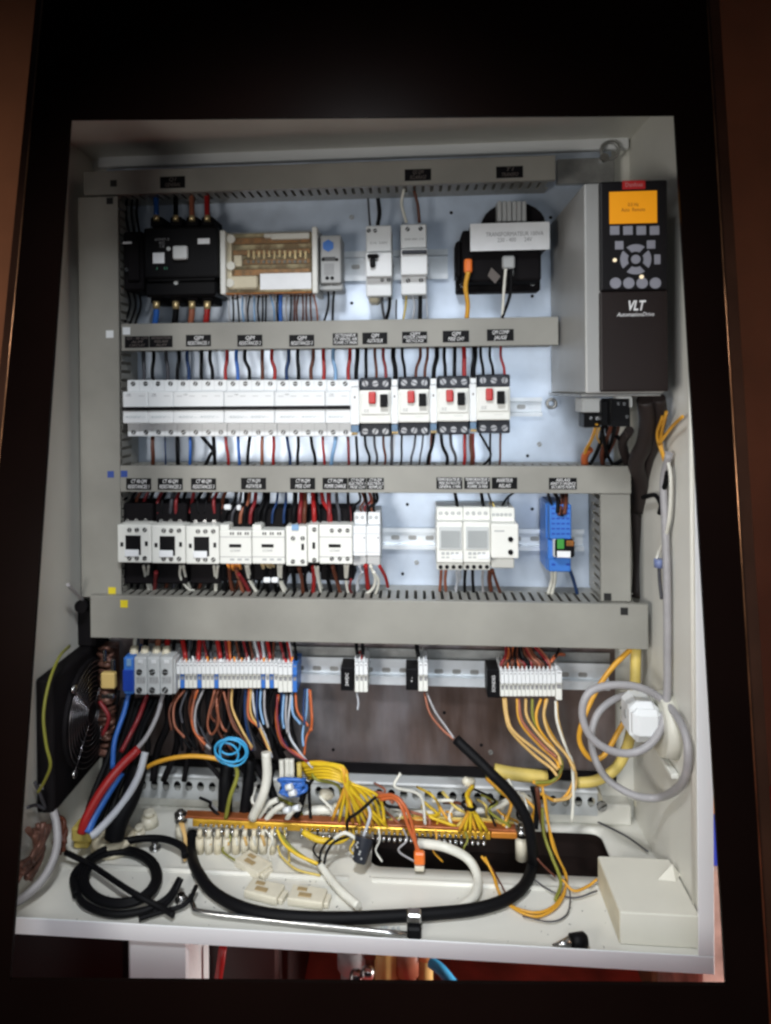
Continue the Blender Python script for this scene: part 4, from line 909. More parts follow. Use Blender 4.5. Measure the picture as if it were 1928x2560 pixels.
# wires below the left strip
TD = [([(560, 460), (490, 560), (490, 700), (560, 790)], 'copper brown'), ([(525, 460), (455, 600), (470, 740)], 'brown'), ([(580, 460), (532, 590), (545, 690)], 'dark grey'), ([(652, 455), (610, 600), (625, 740), (705, 840)], 'orange'), ([(640, 455), (612, 640), (640, 760), (690, 800)], 'copper brown'), ([(692, 455), (636, 600), (645, 760), (740, 870)], 'grey'),
      ([(770, 455), (720, 680), (748, 768), (795, 690), (785, 560)], 'copper brown'), ([(785, 455), (785, 600), (825, 720), (850, 745)], 'copper brown'), ([(800, 455), (740, 620), (770, 680)], 'brown'), ([(830, 470), (895, 700), (985, 810), (1025, 870)], 'copper brown'), ([(868, 450), (870, 600), (940, 760), (1000, 850)], 'brown'), ([(890, 450), (890, 580), (960, 740), (1030, 860)], 'tan'),
      ([(1008, 450), (1003, 640), (1075, 720), (1140, 860)], 'orange'), ([(1030, 450), (1050, 620), (1125, 790), (1165, 930)], 'light grey'), ([(1022, 450), (1020, 620), (1090, 740), (1160, 900)], 'tan'), ([(1065, 455), (1060, 600), (1075, 720)], 'dark blue'), ([(1090, 455), (1085, 580), (1110, 700)], 'light blue'), ([(1115, 455), (1115, 600), (1140, 720)], 'grey'),
      ([(1215, 490), (1195, 660), (1235, 830), (1340, 900), (1490, 1030)], 'orange'), ([(1205, 490), (1205, 680), (1260, 850), (1420, 960)], 'dark red'), ([(1250, 490), (1240, 650), (1250, 720)], 'light blue'), ([(1270, 490), (1262, 640), (1275, 760)], 'grey'), ([(1300, 490), (1280, 740), (1350, 880), (1450, 1000)], 'light grey'), ([(1305, 480), (1312, 620), (1365, 695)], 'light blue'),
      ([(1330, 480), (1345, 610), (1420, 710)], 'orange'), ([(1412, 450), (1405, 620), (1380, 760), (1385, 850)], 'light blue'), ([(1395, 450), (1385, 600), (1395, 700)], 'dark blue'), ([(1425, 455), (1442, 690), (1405, 790), (1390, 910)], 'orange'), ([(1432, 460), (1445, 640), (1440, 740)], 'orange')]
for i, (pts, c) in enumerate(TD):
    n = len(pts)
    wire(f'{nm.get(c,c)} wire drooping below the left terminal strip, {ORD[i+1]} from left', c, [zz(9, *p)+(.206-.03*k/(n-1)+jit(.004),) for k, p in enumerate(pts)], 1.75, 'wires drooping below the left strip')
for k in range(26):
    x = 500+k*32+jit(8); c = random.choice(['black', 'black', 'dark grey', 'black', 'brown', 'dark blue'])
    wire(f'dark wire drooping behind the coloured ones, {ORD[k+1]} from left below the left strip', c, [zz(9, x, 455)+(.212,), zz(9, x-15+jit(20), 600)+(.21,), zz(9, x-5+jit(30), 740)+(.205,), zz(9, x+60+jit(30), 880)+(.2,)], 2.3, 'dark wires behind the drooping bundle')
m_ = MB()
for k in range(13):
    u = 262+k*31+jit(9); top = 1498 if k > 5 else 1502
    m_.tube([P(u, top-8, .219), P(u-6+jit(8), 1560, .224+jit(.006)), P(u-14+jit(12), 1620, .226+jit(.006)), P(u-22+jit(14) if k < 6 else u+20+jit(14), 1688, .222+jit(.006))], .0032+random.random()*.0026, 9)
tag(m_.build('cable_bundle', black_m), 'broad black bundle of cables hanging behind the coloured wires at lower left', 'cable bundle')
m_ = MB()
for k in range(7):
    m_.tube([P(268+k*12, 1508, .212), P(252+k*9+jit(4), 1580, .20), P(232+k*9+jit(4), 1650, .185), P(205+k*10+jit(6), 1720, .165), P(180+k*10+jit(6), 1790, .14)], .0045, 9)
tag(m_.build('cable_bundle', black_p), 'black cables slanting down to the gland beside the red and blue cables', 'cable bundle')
# thick cables lower left
BL = [('blue', [(278, 1498, .2), (268, 1540, .19), (248, 1600, .17), (243, 1660, .16)], 3.4, 'dark blue wire running down from the blue power terminal'),
      ('dark red', [(318, 1500, .2), (300, 1550, .19), (280, 1590, .17), (262, 1625, .16)], 3.2, 'dark red wire running down from the second grey power terminal'),
      ('grey', [(352, 1500, .2), (340, 1545, .19), (318, 1590, .175), (290, 1625, .165)], 3.2, 'grey wire running down from the third grey power terminal'),
      ('red', [(300, 1618, .165), (262, 1655, .15), (222, 1705, .13), (188, 1765, .115), (176, 1800, .11)], 6.2, 'thick red cable slanting down at the lower left'),
      ('blue', [(262, 1668, .155), (232, 1715, .14), (206, 1760, .125), (188, 1800, .11)], 5.6, 'thick blue cable slanting down at the lower left'),
      ('light grey', [(314, 1625, .165), (298, 1680, .15), (262, 1740, .135), (212, 1795, .115), (196, 1806, .11)], 5.0, 'thick light grey cable slanting down at the lower left')]
for c, pts, r, lab in BL: wire(lab, c, pts, r, 'supply cables at the lower left', name='supply_cable', cat='cable', n=10)
wire('thick black sleeve standing in the round cream gland', 'black', [(300, 1655, .17), (282, 1720, .15), (256, 1775, .135), (246, 1812, .13)], 13, name='cable_sleeve', cat='cable', n=14)
g = thing('cable_gland', 'large round cream cable gland on the cabinet floor', 'gland', tuple(PZ(246, 1825, 0)))
c = PZ(246, 1830, 0); m_ = MB(); m_.cyl((c.x, c.y, .001), (0, 0, 1), .030, .006, 32); m_.ring((c.x, c.y, .012), (0, 0, 1), .0225, .006, 32, 10); m_.build('collar', cream, g)
for i, (u, v, s) in enumerate(((322, 1783, .014), (300, 1815, .010))):
    c = PZ(u, v, 0); g = MB().cyl((c.x, c.y, 0), (0, 0, 1), s, .014, 20, s*.8).cyl((c.x, c.y, .014), (0, 0, 1), s*.6, .006, 8).build('cable_gland', ceramic); tag(g, ['cream gland cap behind the large round gland', 'smaller cream gland cap near the black coil'][i], 'gland')
o = MB().pbox(152, 1790, 196, 1822, .14, .165, .003).pbox(158, 1820, 190, 1835, .145, .16, .002).build('junction_clip', yellow_p if False else mat('faded_yellow', (.55, .42, .10), .5)); tag(o, 'faded yellow clip beside the thick blue cable foot', 'clip')
wire('yellow green earth cable arching over the channel at left', 'amber', [(302, 1685, .18), (318, 1658, .17), (360, 1641, .165), (410, 1634, .165), (460, 1638, .165), (490, 1648, .17)], 3.0, 'earth cables', name='earth_cable', cat='cable')
wire('yellow green earth cable bending down below the blue coil', 'yellow green', [(480, 1645, .17), (508, 1655, .168), (512, 1680, .165), (498, 1720, .16), (488, 1768, .165)], 3.0, 'earth cables', name='earth_cable', cat='cable')
for i, (cu, cv, ru, rv, tl) in enumerate(((498, 1622, 34, 24, .2), (505, 1625, 30, 30, -.3), (490, 1628, 26, 22, .5), (497, 1612, 22, 18, -.2))):
    pts = []
    for k in range(12):
        a = 2*math.pi*k/12; x, y = ru*math.cos(a), rv*math.sin(a)
        pts.append(P(cu+x*math.cos(tl)-y*math.sin(tl), cv+x*math.sin(tl)+y*math.cos(tl), .158+.002*i))
    if i == 0: coil = MB()
    coil.tube(pts, .0014, 7, closed=True, sub=4)
tag(coil.build('wire_coil', W['cyan']), 'small coil of bright sky blue wire above the bar', 'wire coil')
for i, (pts, r) in enumerate([([(492, 1650, .2), (488, 1690, .19), (486, 1770, .185)], 16), ([(540, 1640, .2), (536, 1700, .19), (528, 1765, .185)], 13), ([(590, 1650, .2), (582, 1690, .19), (600, 1745, .18)], 9), ([(662, 1690, .18), (650, 1740, .175), (640, 1765, .175)], 7)]):
    wire(['wide black jacketed cable rising behind the bar under the blue coil', 'second wide black cable right of the blue coil', 'black cable between the white tube and blue knot', 'black cable right of the blue knot'][i], 'black', pts, r*.62, 'black cables behind the bar', name='jacketed_cable', cat='cable', n=12)
wire('cream tube bending down in front of the perforated channel', 'white', [(575, 1625, .17), (577, 1680, .165), (566, 1725, .16), (545, 1768, .165)], 6.4, 'cream tubes', name='cable_tube', cat='cable', n=12)
for i, pts in enumerate(([(600, 1728, .17), (578, 1740, .17), (556, 1770, .17)], [(614, 1738, .165), (592, 1752, .165), (572, 1775, .17)], [(650, 1738, .17), (630, 1755, .17), (618, 1775, .17)])):
    wire(f'short cream sleeve end between the blue knot and bar, {ORD[i+1]} from left', 'white', pts, 3.8, 'cream sleeve ends', name='cable_tube', cat='cable')
for i, (u, v0, v1) in enumerate(((608, 1642, 1690), (620, 1640, 1690), (630, 1640, 1690), (646, 1648, 1690))):
    wire(f'cream wire standing above the blue knot, {ORD[i+1]} from left', 'white' if i < 3 else 'pale yellow', [(u, v0, .18), (u+1, (v0+v1)/2, .178), (u, v1, .176)], 3.6, 'cream wires above the blue knot')
bk = MB()
for k in range(12):
    a = random.uniform(0, 6.28); pts = [P(632+jit(30), 1702+jit(18), .160+jit(.006)) for _ in range(4)]; bk.tube(pts, .0026, 7, closed=True, sub=4)
tag(bk.build('cable_knot', W['blue']), 'tangled knot of bright blue cable behind the bar', 'cable knot')
o = MB()
for (u, v) in ((625, 1702), (632, 1715), (620, 1752), (640, 1748)): o.tube([P(u-6, v, .152), P(u+7, v-3, .150)], .0042, 8, smooth=False)
tag(o.build('cable_clamp', ws), 'white plastic clamps wrapped round the blue knot', 'clamp')
o = MB()
for k, (u, v) in enumerate(((470, 1687), (545, 1690), (598, 1696), (690, 1692))): pass
# yellow earth bundles
def bundle(label, core, fan, r, color, grp, ncore=6):
    for k in range(ncore):
        o = [(p[0]+jit(4), p[1]+jit(3), p[2]+jit(.003)) for p in core]
        wire(f'{color} strand of the {label}, {ORD[k+1]} from left', color if k % 3 else 'amber' if color == 'yellow' else color, o+[fan(k)], r, grp, name='earth_wire')
bundle('left yellow earth bundle fanning onto the bar', [(648, 1652, .19), (690, 1650, .17), (738, 1660, .155), (748, 1690, .15)], lambda k: (718+k*15, 1772+k*2, .166), 2.3, 'yellow', 'left yellow earth bundle', 9)
for k in range(5):
    wire(f'yellow wire arching back from the left earth bundle, {ORD[k+1]} from top', 'yellow', [(650+k*4, 1658+k*6, .19), (700, 1652+k*7, .165), (738, 1668+k*5, .158), (760+k*14, 1720, .16), (800+k*8, 1765+k*4, .166)], 2.2, 'arching yellow earth wires', name='earth_wire')
bundle('right yellow earth bundle tied with black', [(1022, 1700, .19), (1010, 1720, .17), (1015, 1740, .158)], lambda k: (992+k*12, 1796, .16), 2.3, 'yellow', 'right yellow earth bundle', 6)
o = MB().ring(P(1013, 1741, .158), (.2, 0, 1), .0085, .0022, 20, 8).build('cable_tie', black_p); tag(o, 'black tie round the neck of the right yellow bundle', 'cable tie')
for i, (pts, r) in enumerate((([(1068, 1664, .19), (1110, 1672, .188), (1182, 1680, .188)], 8.6), ([(1245, 1692, .19), (1290, 1686, .188), (1335, 1655, .188), (1362, 1590, .188), (1371, 1500, .19), (1374, 1400, .2)], 6.8))):
    wire(['thick yellow wrapped cable bundle lying above the channel', 'long yellow wrapped bundle curving up to the widest duct end'][i], 'pale yellow', pts, r, 'wrapped yellow bundles', name='wrapped_bundle', cat='cable', n=14)
wire('thin amber cable looping from the widest duct end to the yellow bundle', 'amber', [(1366, 1400, .2), (1325, 1440, .19), (1290, 1490, .18), (1262, 1550, .17), (1252, 1600, .17), (1275, 1638, .168), (1305, 1632, .168), (1340, 1575, .17), (1358, 1548, .175), (1375, 1545, .18)], 3.4, None, name='earth_cable', cat='cable', n=10)
for i, v in enumerate((1535, 1567)):
    o = MB().ring(P(1370, v, .188), (0, 0, 1), .0102, .002, 20, 8).tube([P(1358, v, .18), P(1342, v-6, .178)], .0022, 8, smooth=False).build('cable_tie', black_p); tag(o, ['upper', 'lower'][i]+' black tie on the long yellow wrapped bundle', 'cable tie')
# tan wires of the right strip
TR = [([(1195, 480), (1208, 590), (1245, 700), (1390, 850), (1500, 935), (1545, 990)], 'tan'), ([(1207, 480), (1222, 610), (1270, 710), (1470, 870), (1550, 950)], 'tan'), ([(1283, 485), (1305, 640), (1430, 790), (1530, 880), (1560, 940)], 'amber'), ([(1293, 485), (1320, 640), (1460, 800), (1540, 870)], 'copper brown'), ([(1340, 485), (1350, 610), (1450, 750), (1540, 840), (1570, 920)], 'tan'),
      ([(1382, 485), (1390, 620), (1470, 760), (1550, 850), (1575, 930), (1520, 1020), (1400, 1035)], 'yellow green'), ([(1440, 485), (1408, 590), (1430, 690), (1520, 810), (1570, 900), (1550, 1000), (1450, 1050), (1390, 1030)], 'amber'), ([(1480, 485), (1458, 600), (1500, 730), (1610, 860), (1660, 960)], 'tan'),
      ([(1470, 485), (1462, 610), (1520, 740), (1620, 880), (1650, 1010), (1600, 1120), (1530, 1150), (1440, 1105)], 'amber'), ([(1540, 500), (1550, 630), (1600, 800), (1650, 920), (1665, 1040), (1620, 1130), (1520, 1150)], 'tan'), ([(1535, 500), (1545, 640), (1610, 830), (1640, 900), (1650, 1100), (1640, 1290)], 'white')]
for i, (pts, c) in enumerate(TR):
    n = len(pts)
    wire(f'{nm.get(c,c)} wire curving down from the right terminal strip, {ORD[i+1]} from left', c, [zz(10, *p)+(.2-.035*k/(n-1),) for k, p in enumerate(pts)], 2.1, 'wires below the right strip', n=8)
# thick black loop with the stripped end
wire('thick black cable sweeping in a wide loop across the cabinet floor', 'black',
     [(985, 1597, .165), (1030, 1640, .15), (1062, 1672, .14), (1105, 1715, .135), (1138, 1770, .13), (1150, 1830, .13), (1150, 1872, 'z', .010), (1122, 1925, 'z', .010), (1040, 1962, 'z', .009), (880, 1978, 'z', .009), (700, 1984, 'z', .009), (560, 1972, 'z', .009), (470, 1935, 'z', .009), (428, 1885, 'z', .010), (413, 1840, .15), (415, 1800, .176)], 6.6, None, name='rubber_cable', cat='cable', n=14, r_end=7.0)
wire('thin brown core leaving the stripped end of the black cable', 'copper brown', [zz(10, 680, 450)+(.205,), zz(10, 715, 580)+(.19,), zz(10, 790, 680)+(.175,), zz(10, 870, 750)+(.165,)], 1.6, 'cores of the black cable', name='cable_core')
wire('thin grey core leaving the stripped end of the black cable', 'grey', [zz(10, 695, 450)+(.205,), zz(10, 750, 570)+(.19,), zz(10, 820, 670)+(.175,), zz(10, 872, 745)+(.165,)], 1.6, 'cores of the black cable', name='cable_core')
wire('clear wire ends hanging under the terminal trio', 'light grey', [zz(10, 240, 450)+(.2,), zz(10, 250, 510)+(.2,), zz(10, 245, 560)+(.2,)], 1.5)

# ------------------------------------------------------------------ earth bar
eb = thing('earth_bar', 'long brass earth bar with a row of silver screws standing above the floor', 'earth bar', tuple(P(760, 1830, .17)))
xa, xb = P(398, 1785, .165).x, P(1118, 1800, .165).x
za, zb_ = P(398, 1776, .165).z, P(1118, 1795, .165).z
zc = (za+zb_)/2
bar_b = mat('bar_brown', (.34, .10, .03), .4, .35, var=.3, nscale=40); bar_y = mat('bar_gold', (.72, .42, .04), .35, .45, var=.35, nscale=50)
MB().box(xa, xb, .165, .180, zc+.001, zc+.004, .0005).build('top_strip', bar_b, eb)
MB().box(xa+.012, xb-.035, .1635, .1812, zc-.009, zc+.0008, .0008).build('screw_strip', bar_y, eb)
MB().box(xb-.034, xb, .1640, .1800, zc-.007, zc+.0008, .0008).build('end_strip', mat('bar_orange', (.60, .22, .03), .4, .3), eb)
m_ = MB(); x = xa+.024; k = 0
while x < xb-.040 and k < 62:
    if not (k in (9, 10, 17, 18)):
        m_.cyl((x, .1625, zc-.0105), (0, -.35, -1), .0026, .006, 10); m_.cyl((x, .1628, zc-.0045), (0, -1, -.2), .0022, .003, 10)
    x += .0073; k += 1
m_.build('screw', chrome, eb, )
m_ = MB(); x = xa+.2
while x < xb-.04: m_.box(x, x+.003, .1628, .1634, zc-.002, zc-.0005); x += .0085
m_.build('hole_row', darkscrew, eb)
for xx in (xa-.006, xb+.006):
    MB().cyl((xx, .172, 0), (0, 0, 1), .008, zc-.004, 16).build('stand_off', ceramic, eb); MB().cyl((xx, .168, zc-.004), (0, 0, 1), .0085, .010, 12).cyl((xx, .168, zc+.006), (0, 0, 1), .005, .004, 6).build('bolt', chrome, eb)
# row of cream glands below the bar
for i in range(9):
    u = 432+i*19.5; c = PZ(u, 1842, 0)
    g = MB().cyl((c.x, c.y, 0), (0, 0, 1), .0058, .020, 14, .0052).cyl((c.x, c.y, .020), (0, .2, 1), .0036, .010, 10, .003).build('cable_gland', ceramic if i % 2 else cream); tag(g, f'small cream gland under the left half of the bar, {ORD[i+1]} from left', 'gland', 'small cream glands')
    c = P(u-4, 1806, .15)
    o = MB().tube([PZ(u+3, 1826, .012), P(u, 1812, .155), P(u-5+jit(4), 1800, .165)], .0022, 7).build('wire', W['tan' if i % 2 else 'white']); tag(o, f'short pale wire from gland to bar, {ORD[i+1]} from left', 'wire', 'short pale wires at the glands')

CL = [('yellow green', 700, 1690), ('white', 715, 1760), ('black', 730, 1700), ('yellow', 745, 1700), ('amber', 790, 1765), ('grey', 770, 1735), ('yellow green', 820, 1760), ('black', 850, 1745), ('white', 870, 1770), ('yellow', 930, 1775), ('amber', 960, 1765), ('brown', 985, 1750), ('yellow green', 1060, 1745), ('amber', 1085, 1760), ('brown', 1100, 1730), ('black', 1120, 1755), ('white', 1070, 1775), ('amber', 1140, 1745), ('black', 665, 1690), ('white', 560, 1740), ('black', 450, 1740), ('grey', 470, 1755)]
CL += [(random.choice(['yellow', 'yellow green', 'amber', 'white', 'black', 'brown', 'pale yellow', 'copper brown']), random.uniform(600, 1130), random.uniform(1700, 1772)) for _ in range(16)]
for i, (c, u, v) in enumerate(sorted(CL, key=lambda q: q[1])):
    wire(f'{c} stray wire tangled behind the brass bar, {ORD[i+1]} from left', c, [(u-18+jit(12), v-28+jit(14), .195+jit(.012)), (u+jit(22), v-8+jit(10), .175+jit(.01)), (u+12+jit(25), v+12+jit(8), .182+jit(.01)), (u+28+jit(25), 1786, .17)], 1.5+random.random()*.9, 'tangle of stray wires behind the brass bar', name='stray_wire')
for i in range(9):
    u = 500+i*64+jit(14)
    wire(f'thin loose wire hanging in front of the brass bar, {ORD[i+1]} from left', ['yellow green', 'white', 'pale yellow', 'black', 'yellow', 'white', 'grey', 'amber', 'yellow green'][i], [(u, 1790, .162), (u+8+jit(8), 1815, .155), (u-4+jit(14), 1838, .15), (u+16+jit(16), 1862, 'z', .006)], 1.3, 'loose wires hanging before the bar', name='stray_wire')
sp = MB()
for k in range(90):
    q = Vector((random.uniform(.08, .76), random.uniform(.012, .135), .0002)); a = random.uniform(0, 3.14); l = random.uniform(.0006, .0028)
    sp.tube([q+Vector((0, 0, .0003)), q+Vector((l*math.cos(a), l*math.sin(a), .0005))], .0003+random.random()*.0003, 5, smooth=False)
tag(sp.build('debris', MATS['zinc_dull']), 'tiny wire clippings and dirt specks scattered over the cabinet floor', 'debris', None, 'stuff')
# floor coils and loops
def coil_wire(label, color, cu, cv, ru, rv, turns, r, z=.006, grp=None, tilt=0, spread=0.0, start=0.):
    pts = []; N = int(turns*14)
    for k in range(N+1):
        a = start+2*math.pi*k/14; q = 1-spread*k/N
        x, y = ru*q*math.cos(a), rv*q*math.sin(a)
        p = PZ(cu+x*math.cos(tilt)-y*math.sin(tilt), cv+x*math.sin(tilt)+y*math.cos(tilt), z+.0022*math.sin(k*.9)+.004*(k/N)); pts.append(p)
    o = MB().tube(pts, r*MM, 8, sub=3).build('coiled_cable', W[color]); return tag(o, label, 'cable', grp)
coil_wire('coil of black cable lying on the floor at the left, wide turns', 'black', 258, 1896, 90, 64, 3.2, 3.9, z=.007, tilt=-.05, spread=.20, start=2.8)
wire('thick black cable arching over the far side of the floor coil', 'black', [(165, 1935, 'z', .008), (160, 1890, 'z', .010), (205, 1848, 'z', .012), (270, 1818, 'z', .014), (345, 1812, 'z', .016), (392, 1828, 'z', .018), (400, 1850, 'z', .014)], 4.6, 'loose black cables by the coil', name='rubber_cable', cat='cable', n=10)
wire('black cable looping from the coil to the front flange', 'black', [(162, 1900, 'z', .010), (178, 1950, 'z', .008), (240, 1975, 'z', .006), (310, 1968, 'z', .006), (362, 1940, 'z', .010), (388, 1900, 'z', .016)], 4.0, 'loose black cables by the coil', name='rubber_cable', cat='cable', n=10)
wire('black cable crossing the floor coil diagonally', 'black', [(142, 1842, 'z', .02), (200, 1872, 'z', .016), (280, 1925, 'z', .018), (345, 1960, 'z', .010), (375, 1978, 'z', .008)], 3.6, 'loose black cables by the coil', name='rubber_cable', cat='cable')
wire('black cable end pointing up right beside the floor coil', 'black', [(330, 1974, 'z', .006), (362, 1950, 'z', .008), (380, 1925, 'z', .012), (392, 1898, 'z', .022)], 3.4, 'loose black cables by the coil', name='rubber_cable', cat='cable')
wire('black cable passing the silver bolt to the big black loop', 'black', [(300, 1985, 'z', .006), (345, 1972, 'z', .006), (392, 1958, 'z', .008), (412, 1940, 'z', .012), (424, 1915, 'z', .014)], 2.8, 'loose black cables by the coil', name='rubber_cable', cat='cable')
for k in range(3):
    wire(f'thin copper pink wire hanging at the left end of the bar, {ORD[k+1]} from left', 'tan', [(388+k*4, 1778, .16), (398+k*2, 1810, .15), (396+k*3, 1840, .14), (400, 1880, .13), (396+k*2, 1905, .12)], 1.3, 'thin pink wires by the bar end')
wire('grey flexible hose curving down the left wall to the floor', 'grey', [(92, 1690, .12), (112, 1740, .10), (124, 1800, .085), (118, 1850, .07), (92, 1900, .05), (50, 1940, .03), (20, 1955, .02)], 5.2, None, name='flexible_hose', cat='hose', n=12)
for i, (u, v) in enumerate(((335, 1835), (392, 1948))):
    c = PZ(u, v, 0); o = MB().cyl((c.x, c.y, 0.0), (0, 0, 1), .008, .003, 20).cyl((c.x, c.y, .003), (0, 0, 1), .005, .006, 6).build('floor_bolt', chrome); tag(o, ['silver bolt on the floor above the black coil', 'silver bolt on the floor right of the black coil'][i], 'bolt', 'silver floor bolts')
# silver rod and latch
wire_pts = [(412, 1935, 'z', .008), (418, 1958, 'z', .006), (440, 1972, 'z', .006), (600, 1990, 'z', .006), (880, 2020, 'z', .006)]
o = MB().tube([pt(p) for p in wire_pts], .0032, 10).build('metal_rod', chrome); tag(o, 'bent silver metal rod lying along the front of the floor', 'rod')
c0_ = PZ(897, 2018, 0); t = thing('door_latch', 'small chrome and black latch at the front edge of the floor', 'latch', (c0_.x, c0_.y, 0))
MB().box(c0_.x-.009, c0_.x+.007, c0_.y-.004, c0_.y+.010, .013, .024, .002).build('chrome_part', chrome, t); MB().box(c0_.x-.009, c0_.x+.007, c0_.y-.010, c0_.y+.006, 0.0, .0128, .002).build('black_part', black_p, t)
text('IP 65', (c0_.x-.028, c0_.y+.005, .0004), .010, mat('lettering_pale', (.45, .5, .52), .5), t, ax='z', width=.022)
# ceramic fuse blocks
def block(label, u, v, ang, m=ceramic):
    c = PZ(u, v, 0); t = thing('terminal_piece', label, 'connector', (c.x, c.y, 0), 'loose cream connector pieces'); t.rotation_euler = (0, 0, ang)
    WL[t.name] = Vector((0, 0, 0))
    MB().box(-.024, .020, -.013, .013, 0, .010, .0015, 2).box(.020, .026, -.009, .009, 0, .007, .001).build('body', m, t); MB().box(-.012, .004, -.008, -.001, .0101, .0112, .0004).box(-.016, -.004, .002, .008, .0101, .0112, .0004).build('brass_insert', mat('tan_insert', (.42, .31, .16), .5, .2), t)
block('loose cream connector piece tilted, uppermost of three on the floor', 550, 1878, -.6); block('loose cream connector piece, left of the lower two on the floor', 575, 1936, -.25); block('loose cream connector piece touching the thick black cable, right of the lower two', 668, 1948, -.12)
# white hoses
wire('short white tube lying from the black plug to the thick black cable', 'white', [(692, 1868, 'z', .012), (715, 1900, 'z', .008), (742, 1930, 'z', .008), (775, 1958, 'z', .008)], 4.8, 'white tubes on the floor', name='cable_tube', cat='cable', n=12)
wire('white tube curving behind the bar and down to the black loop', 'white', [(905, 1822, .15), (960, 1830, .14), (1010, 1855, 'z', .02), (1032, 1895, 'z', .010), (1025, 1935, 'z', .008), (985, 1970, 'z', .008)], 5.8, 'white tubes on the floor', name='cable_tube', cat='cable', n=12)
wire('white tube arching behind the bar at the middle', 'white', [(612, 1778, .185), (650, 1758, .19), (710, 1750, .195), (780, 1757, .195), (840, 1772, .19)], 6.5, None, name='cable_tube', cat='cable', n=12)
for k, pts in enumerate(([(690, 1868, 'z', .014), (694, 1838, .12), (712, 1815, .13), (745, 1800, .135)], [(700, 1868, 'z', .014), (706, 1842, .12), (722, 1820, .13), (755, 1806, .135)])):
    wire(f'{"outer" if k == 0 else "inner"} thin black wire leaving the white tube end', 'black', pts, 1.7, 'thin black wires at the tube end')
wire('thin white wire curving into the black plug', 'white', [(722, 1812, .13), (745, 1800, .13), (768, 1812, .13), (775, 1828, .13)], 2.4)
wire('light grey wire dropping into the black plug', 'light grey', [(795, 1740, .15), (800, 1762, .14), (790, 1795, .135), (778, 1825, .13)], 2.2)
wire('thin black wire crossing the bar to the left of the plug', 'black', [(812, 1722, .15), (775, 1755, .145), (752, 1772, .145), (750, 1800, .15)], 2.0)
t = thing('black_plug', 'black multi-pin plug hanging in front of the bar', 'plug', tuple(P(783, 1868, .125)))
q = P(783, 1835, .125)
MB().tube([P(788, 1808, .13), P(784, 1830, .125), P(776, 1862, .12)], .013, 8, r_end=.009).build('body', navy_p, t)
m_ = MB(); [m_.cyl(P(772+jit(12), 1820+k*5, .1135), (0, -1, 0), .0014, .001, 8) for k in range(8)]; m_.build('pin', greyp, t)
for k, pts in enumerate(([(815, 1722, .16), (845, 1718, .15), (870, 1735, .14), (890, 1780, .135), (903, 1850, .13)], [(822, 1728, .155), (850, 1725, .148), (868, 1745, .14), (884, 1790, .135), (910, 1850, .128)])):
    wire(f'orange wire arching down to the orange connector, {"outer" if k == 0 else "inner"}', 'orange', pts, 2.3, 'orange wires to the orange connector')
t = thing('orange_connector', 'small bright orange connector with pale foot below the bar', 'connector', tuple(P(905, 1882, .125)))
MB().pbox(895, 1845, 918, 1872, .122, .132, .002).build('body', orange_p, t); MB().pbox(896, 1872.5, 917, 1884, .124, .132, .001).build('foot', ceramic, t)
wire('faded red wire crossing to the thick green yellow strands', 'copper brown', [(800, 1712, .17), (830, 1716, .16), (850, 1735, .15)], 2.4)
for k, pts in enumerate(([(598, 1792, .15), (612, 1820, .14), (640, 1845, 'z', .02), (690, 1868, 'z', .012)], [(602, 1800, .148), (630, 1832, 'z', .024), (668, 1860, 'z', .012), (698, 1872, 'z', .010)])):
    wire(f'yellow green wire slanting over the glands to the tube end, {"upper" if k else "lower"}', 'yellow green' if k else 'yellow', pts, 2.2, 'yellow wires over the glands', name='earth_wire')
wire('thin brown wire drooping on the floor left of the tube end', 'pale yellow', [(600, 1828, 'z', .02), (608, 1850, 'z', .006), (640, 1878, 'z', .005), (692, 1892, 'z', .005)], 1.4)
o = MB().tube([P(655, 1798, .160), P(690, 1815, .152), P(735, 1816, .152), P(758, 1798, .158)], .0042, 10).build('yellow_tape', W['yellow']); tag(o, 'wide yellow strap hanging in a curve under the bar', 'strap')
wire('pale tube lying above the bar toward the right bundle', 'white', [(835, 1768, .19), (900, 1758, .192), (980, 1756, .192), (1060, 1748, .19), (1125, 1715, .19)], 4.2, None, name='cable_tube', cat='cable', n=10)
for k in range(4):
    wire(f'pale yellow wire snaking behind the bar, {ORD[k+1]} from the front', 'amber' if k % 2 else 'pale yellow', [(840, 1772+k*4, .178+.004*k), (900, 1762+k*5, .18), (960, 1768+k*4, .182), (1040, 1770+k*4, .182), (1110, 1778+k*3, .18)], 1.8, 'wires snaking behind the bar')
for i, (u, v, s) in enumerate(((705, 1718, 15), (730, 1745, 12), (800, 1738, 13), (1012, 1690, 13), (1130, 1730, 18), (1075, 1742, 14))):
    c = P(u, v, .195); m_ = MB(); bmesh.ops.create_icosphere(m_.bm, subdivisions=2, radius=s*.0006)
    for v_ in m_.bm.verts: v_.co = Vector((v_.co.x*1.2, v_.co.y*.7, v_.co.z*.9))*(1+.15*math.sin(v_.co.x*900+v_.co.z*700)) + c
    for f in m_.bm.faces: f.smooth = True
    tag(m_.build('cable_mount', ceramic), f'lumpy cream cable mount on the channel, {ORD[i+1]} listed from left' if False else ['cream cable mount under the left yellow bundle', 'small cream mount between bundle and bar', 'cream mount beside the orange wires', 'cream mount at the neck of the right yellow bundle', 'large cream mount right of the thick black cable', 'cream mount between the right bundle and black cable'][i], 'cable mount', 'cream cable mounts')
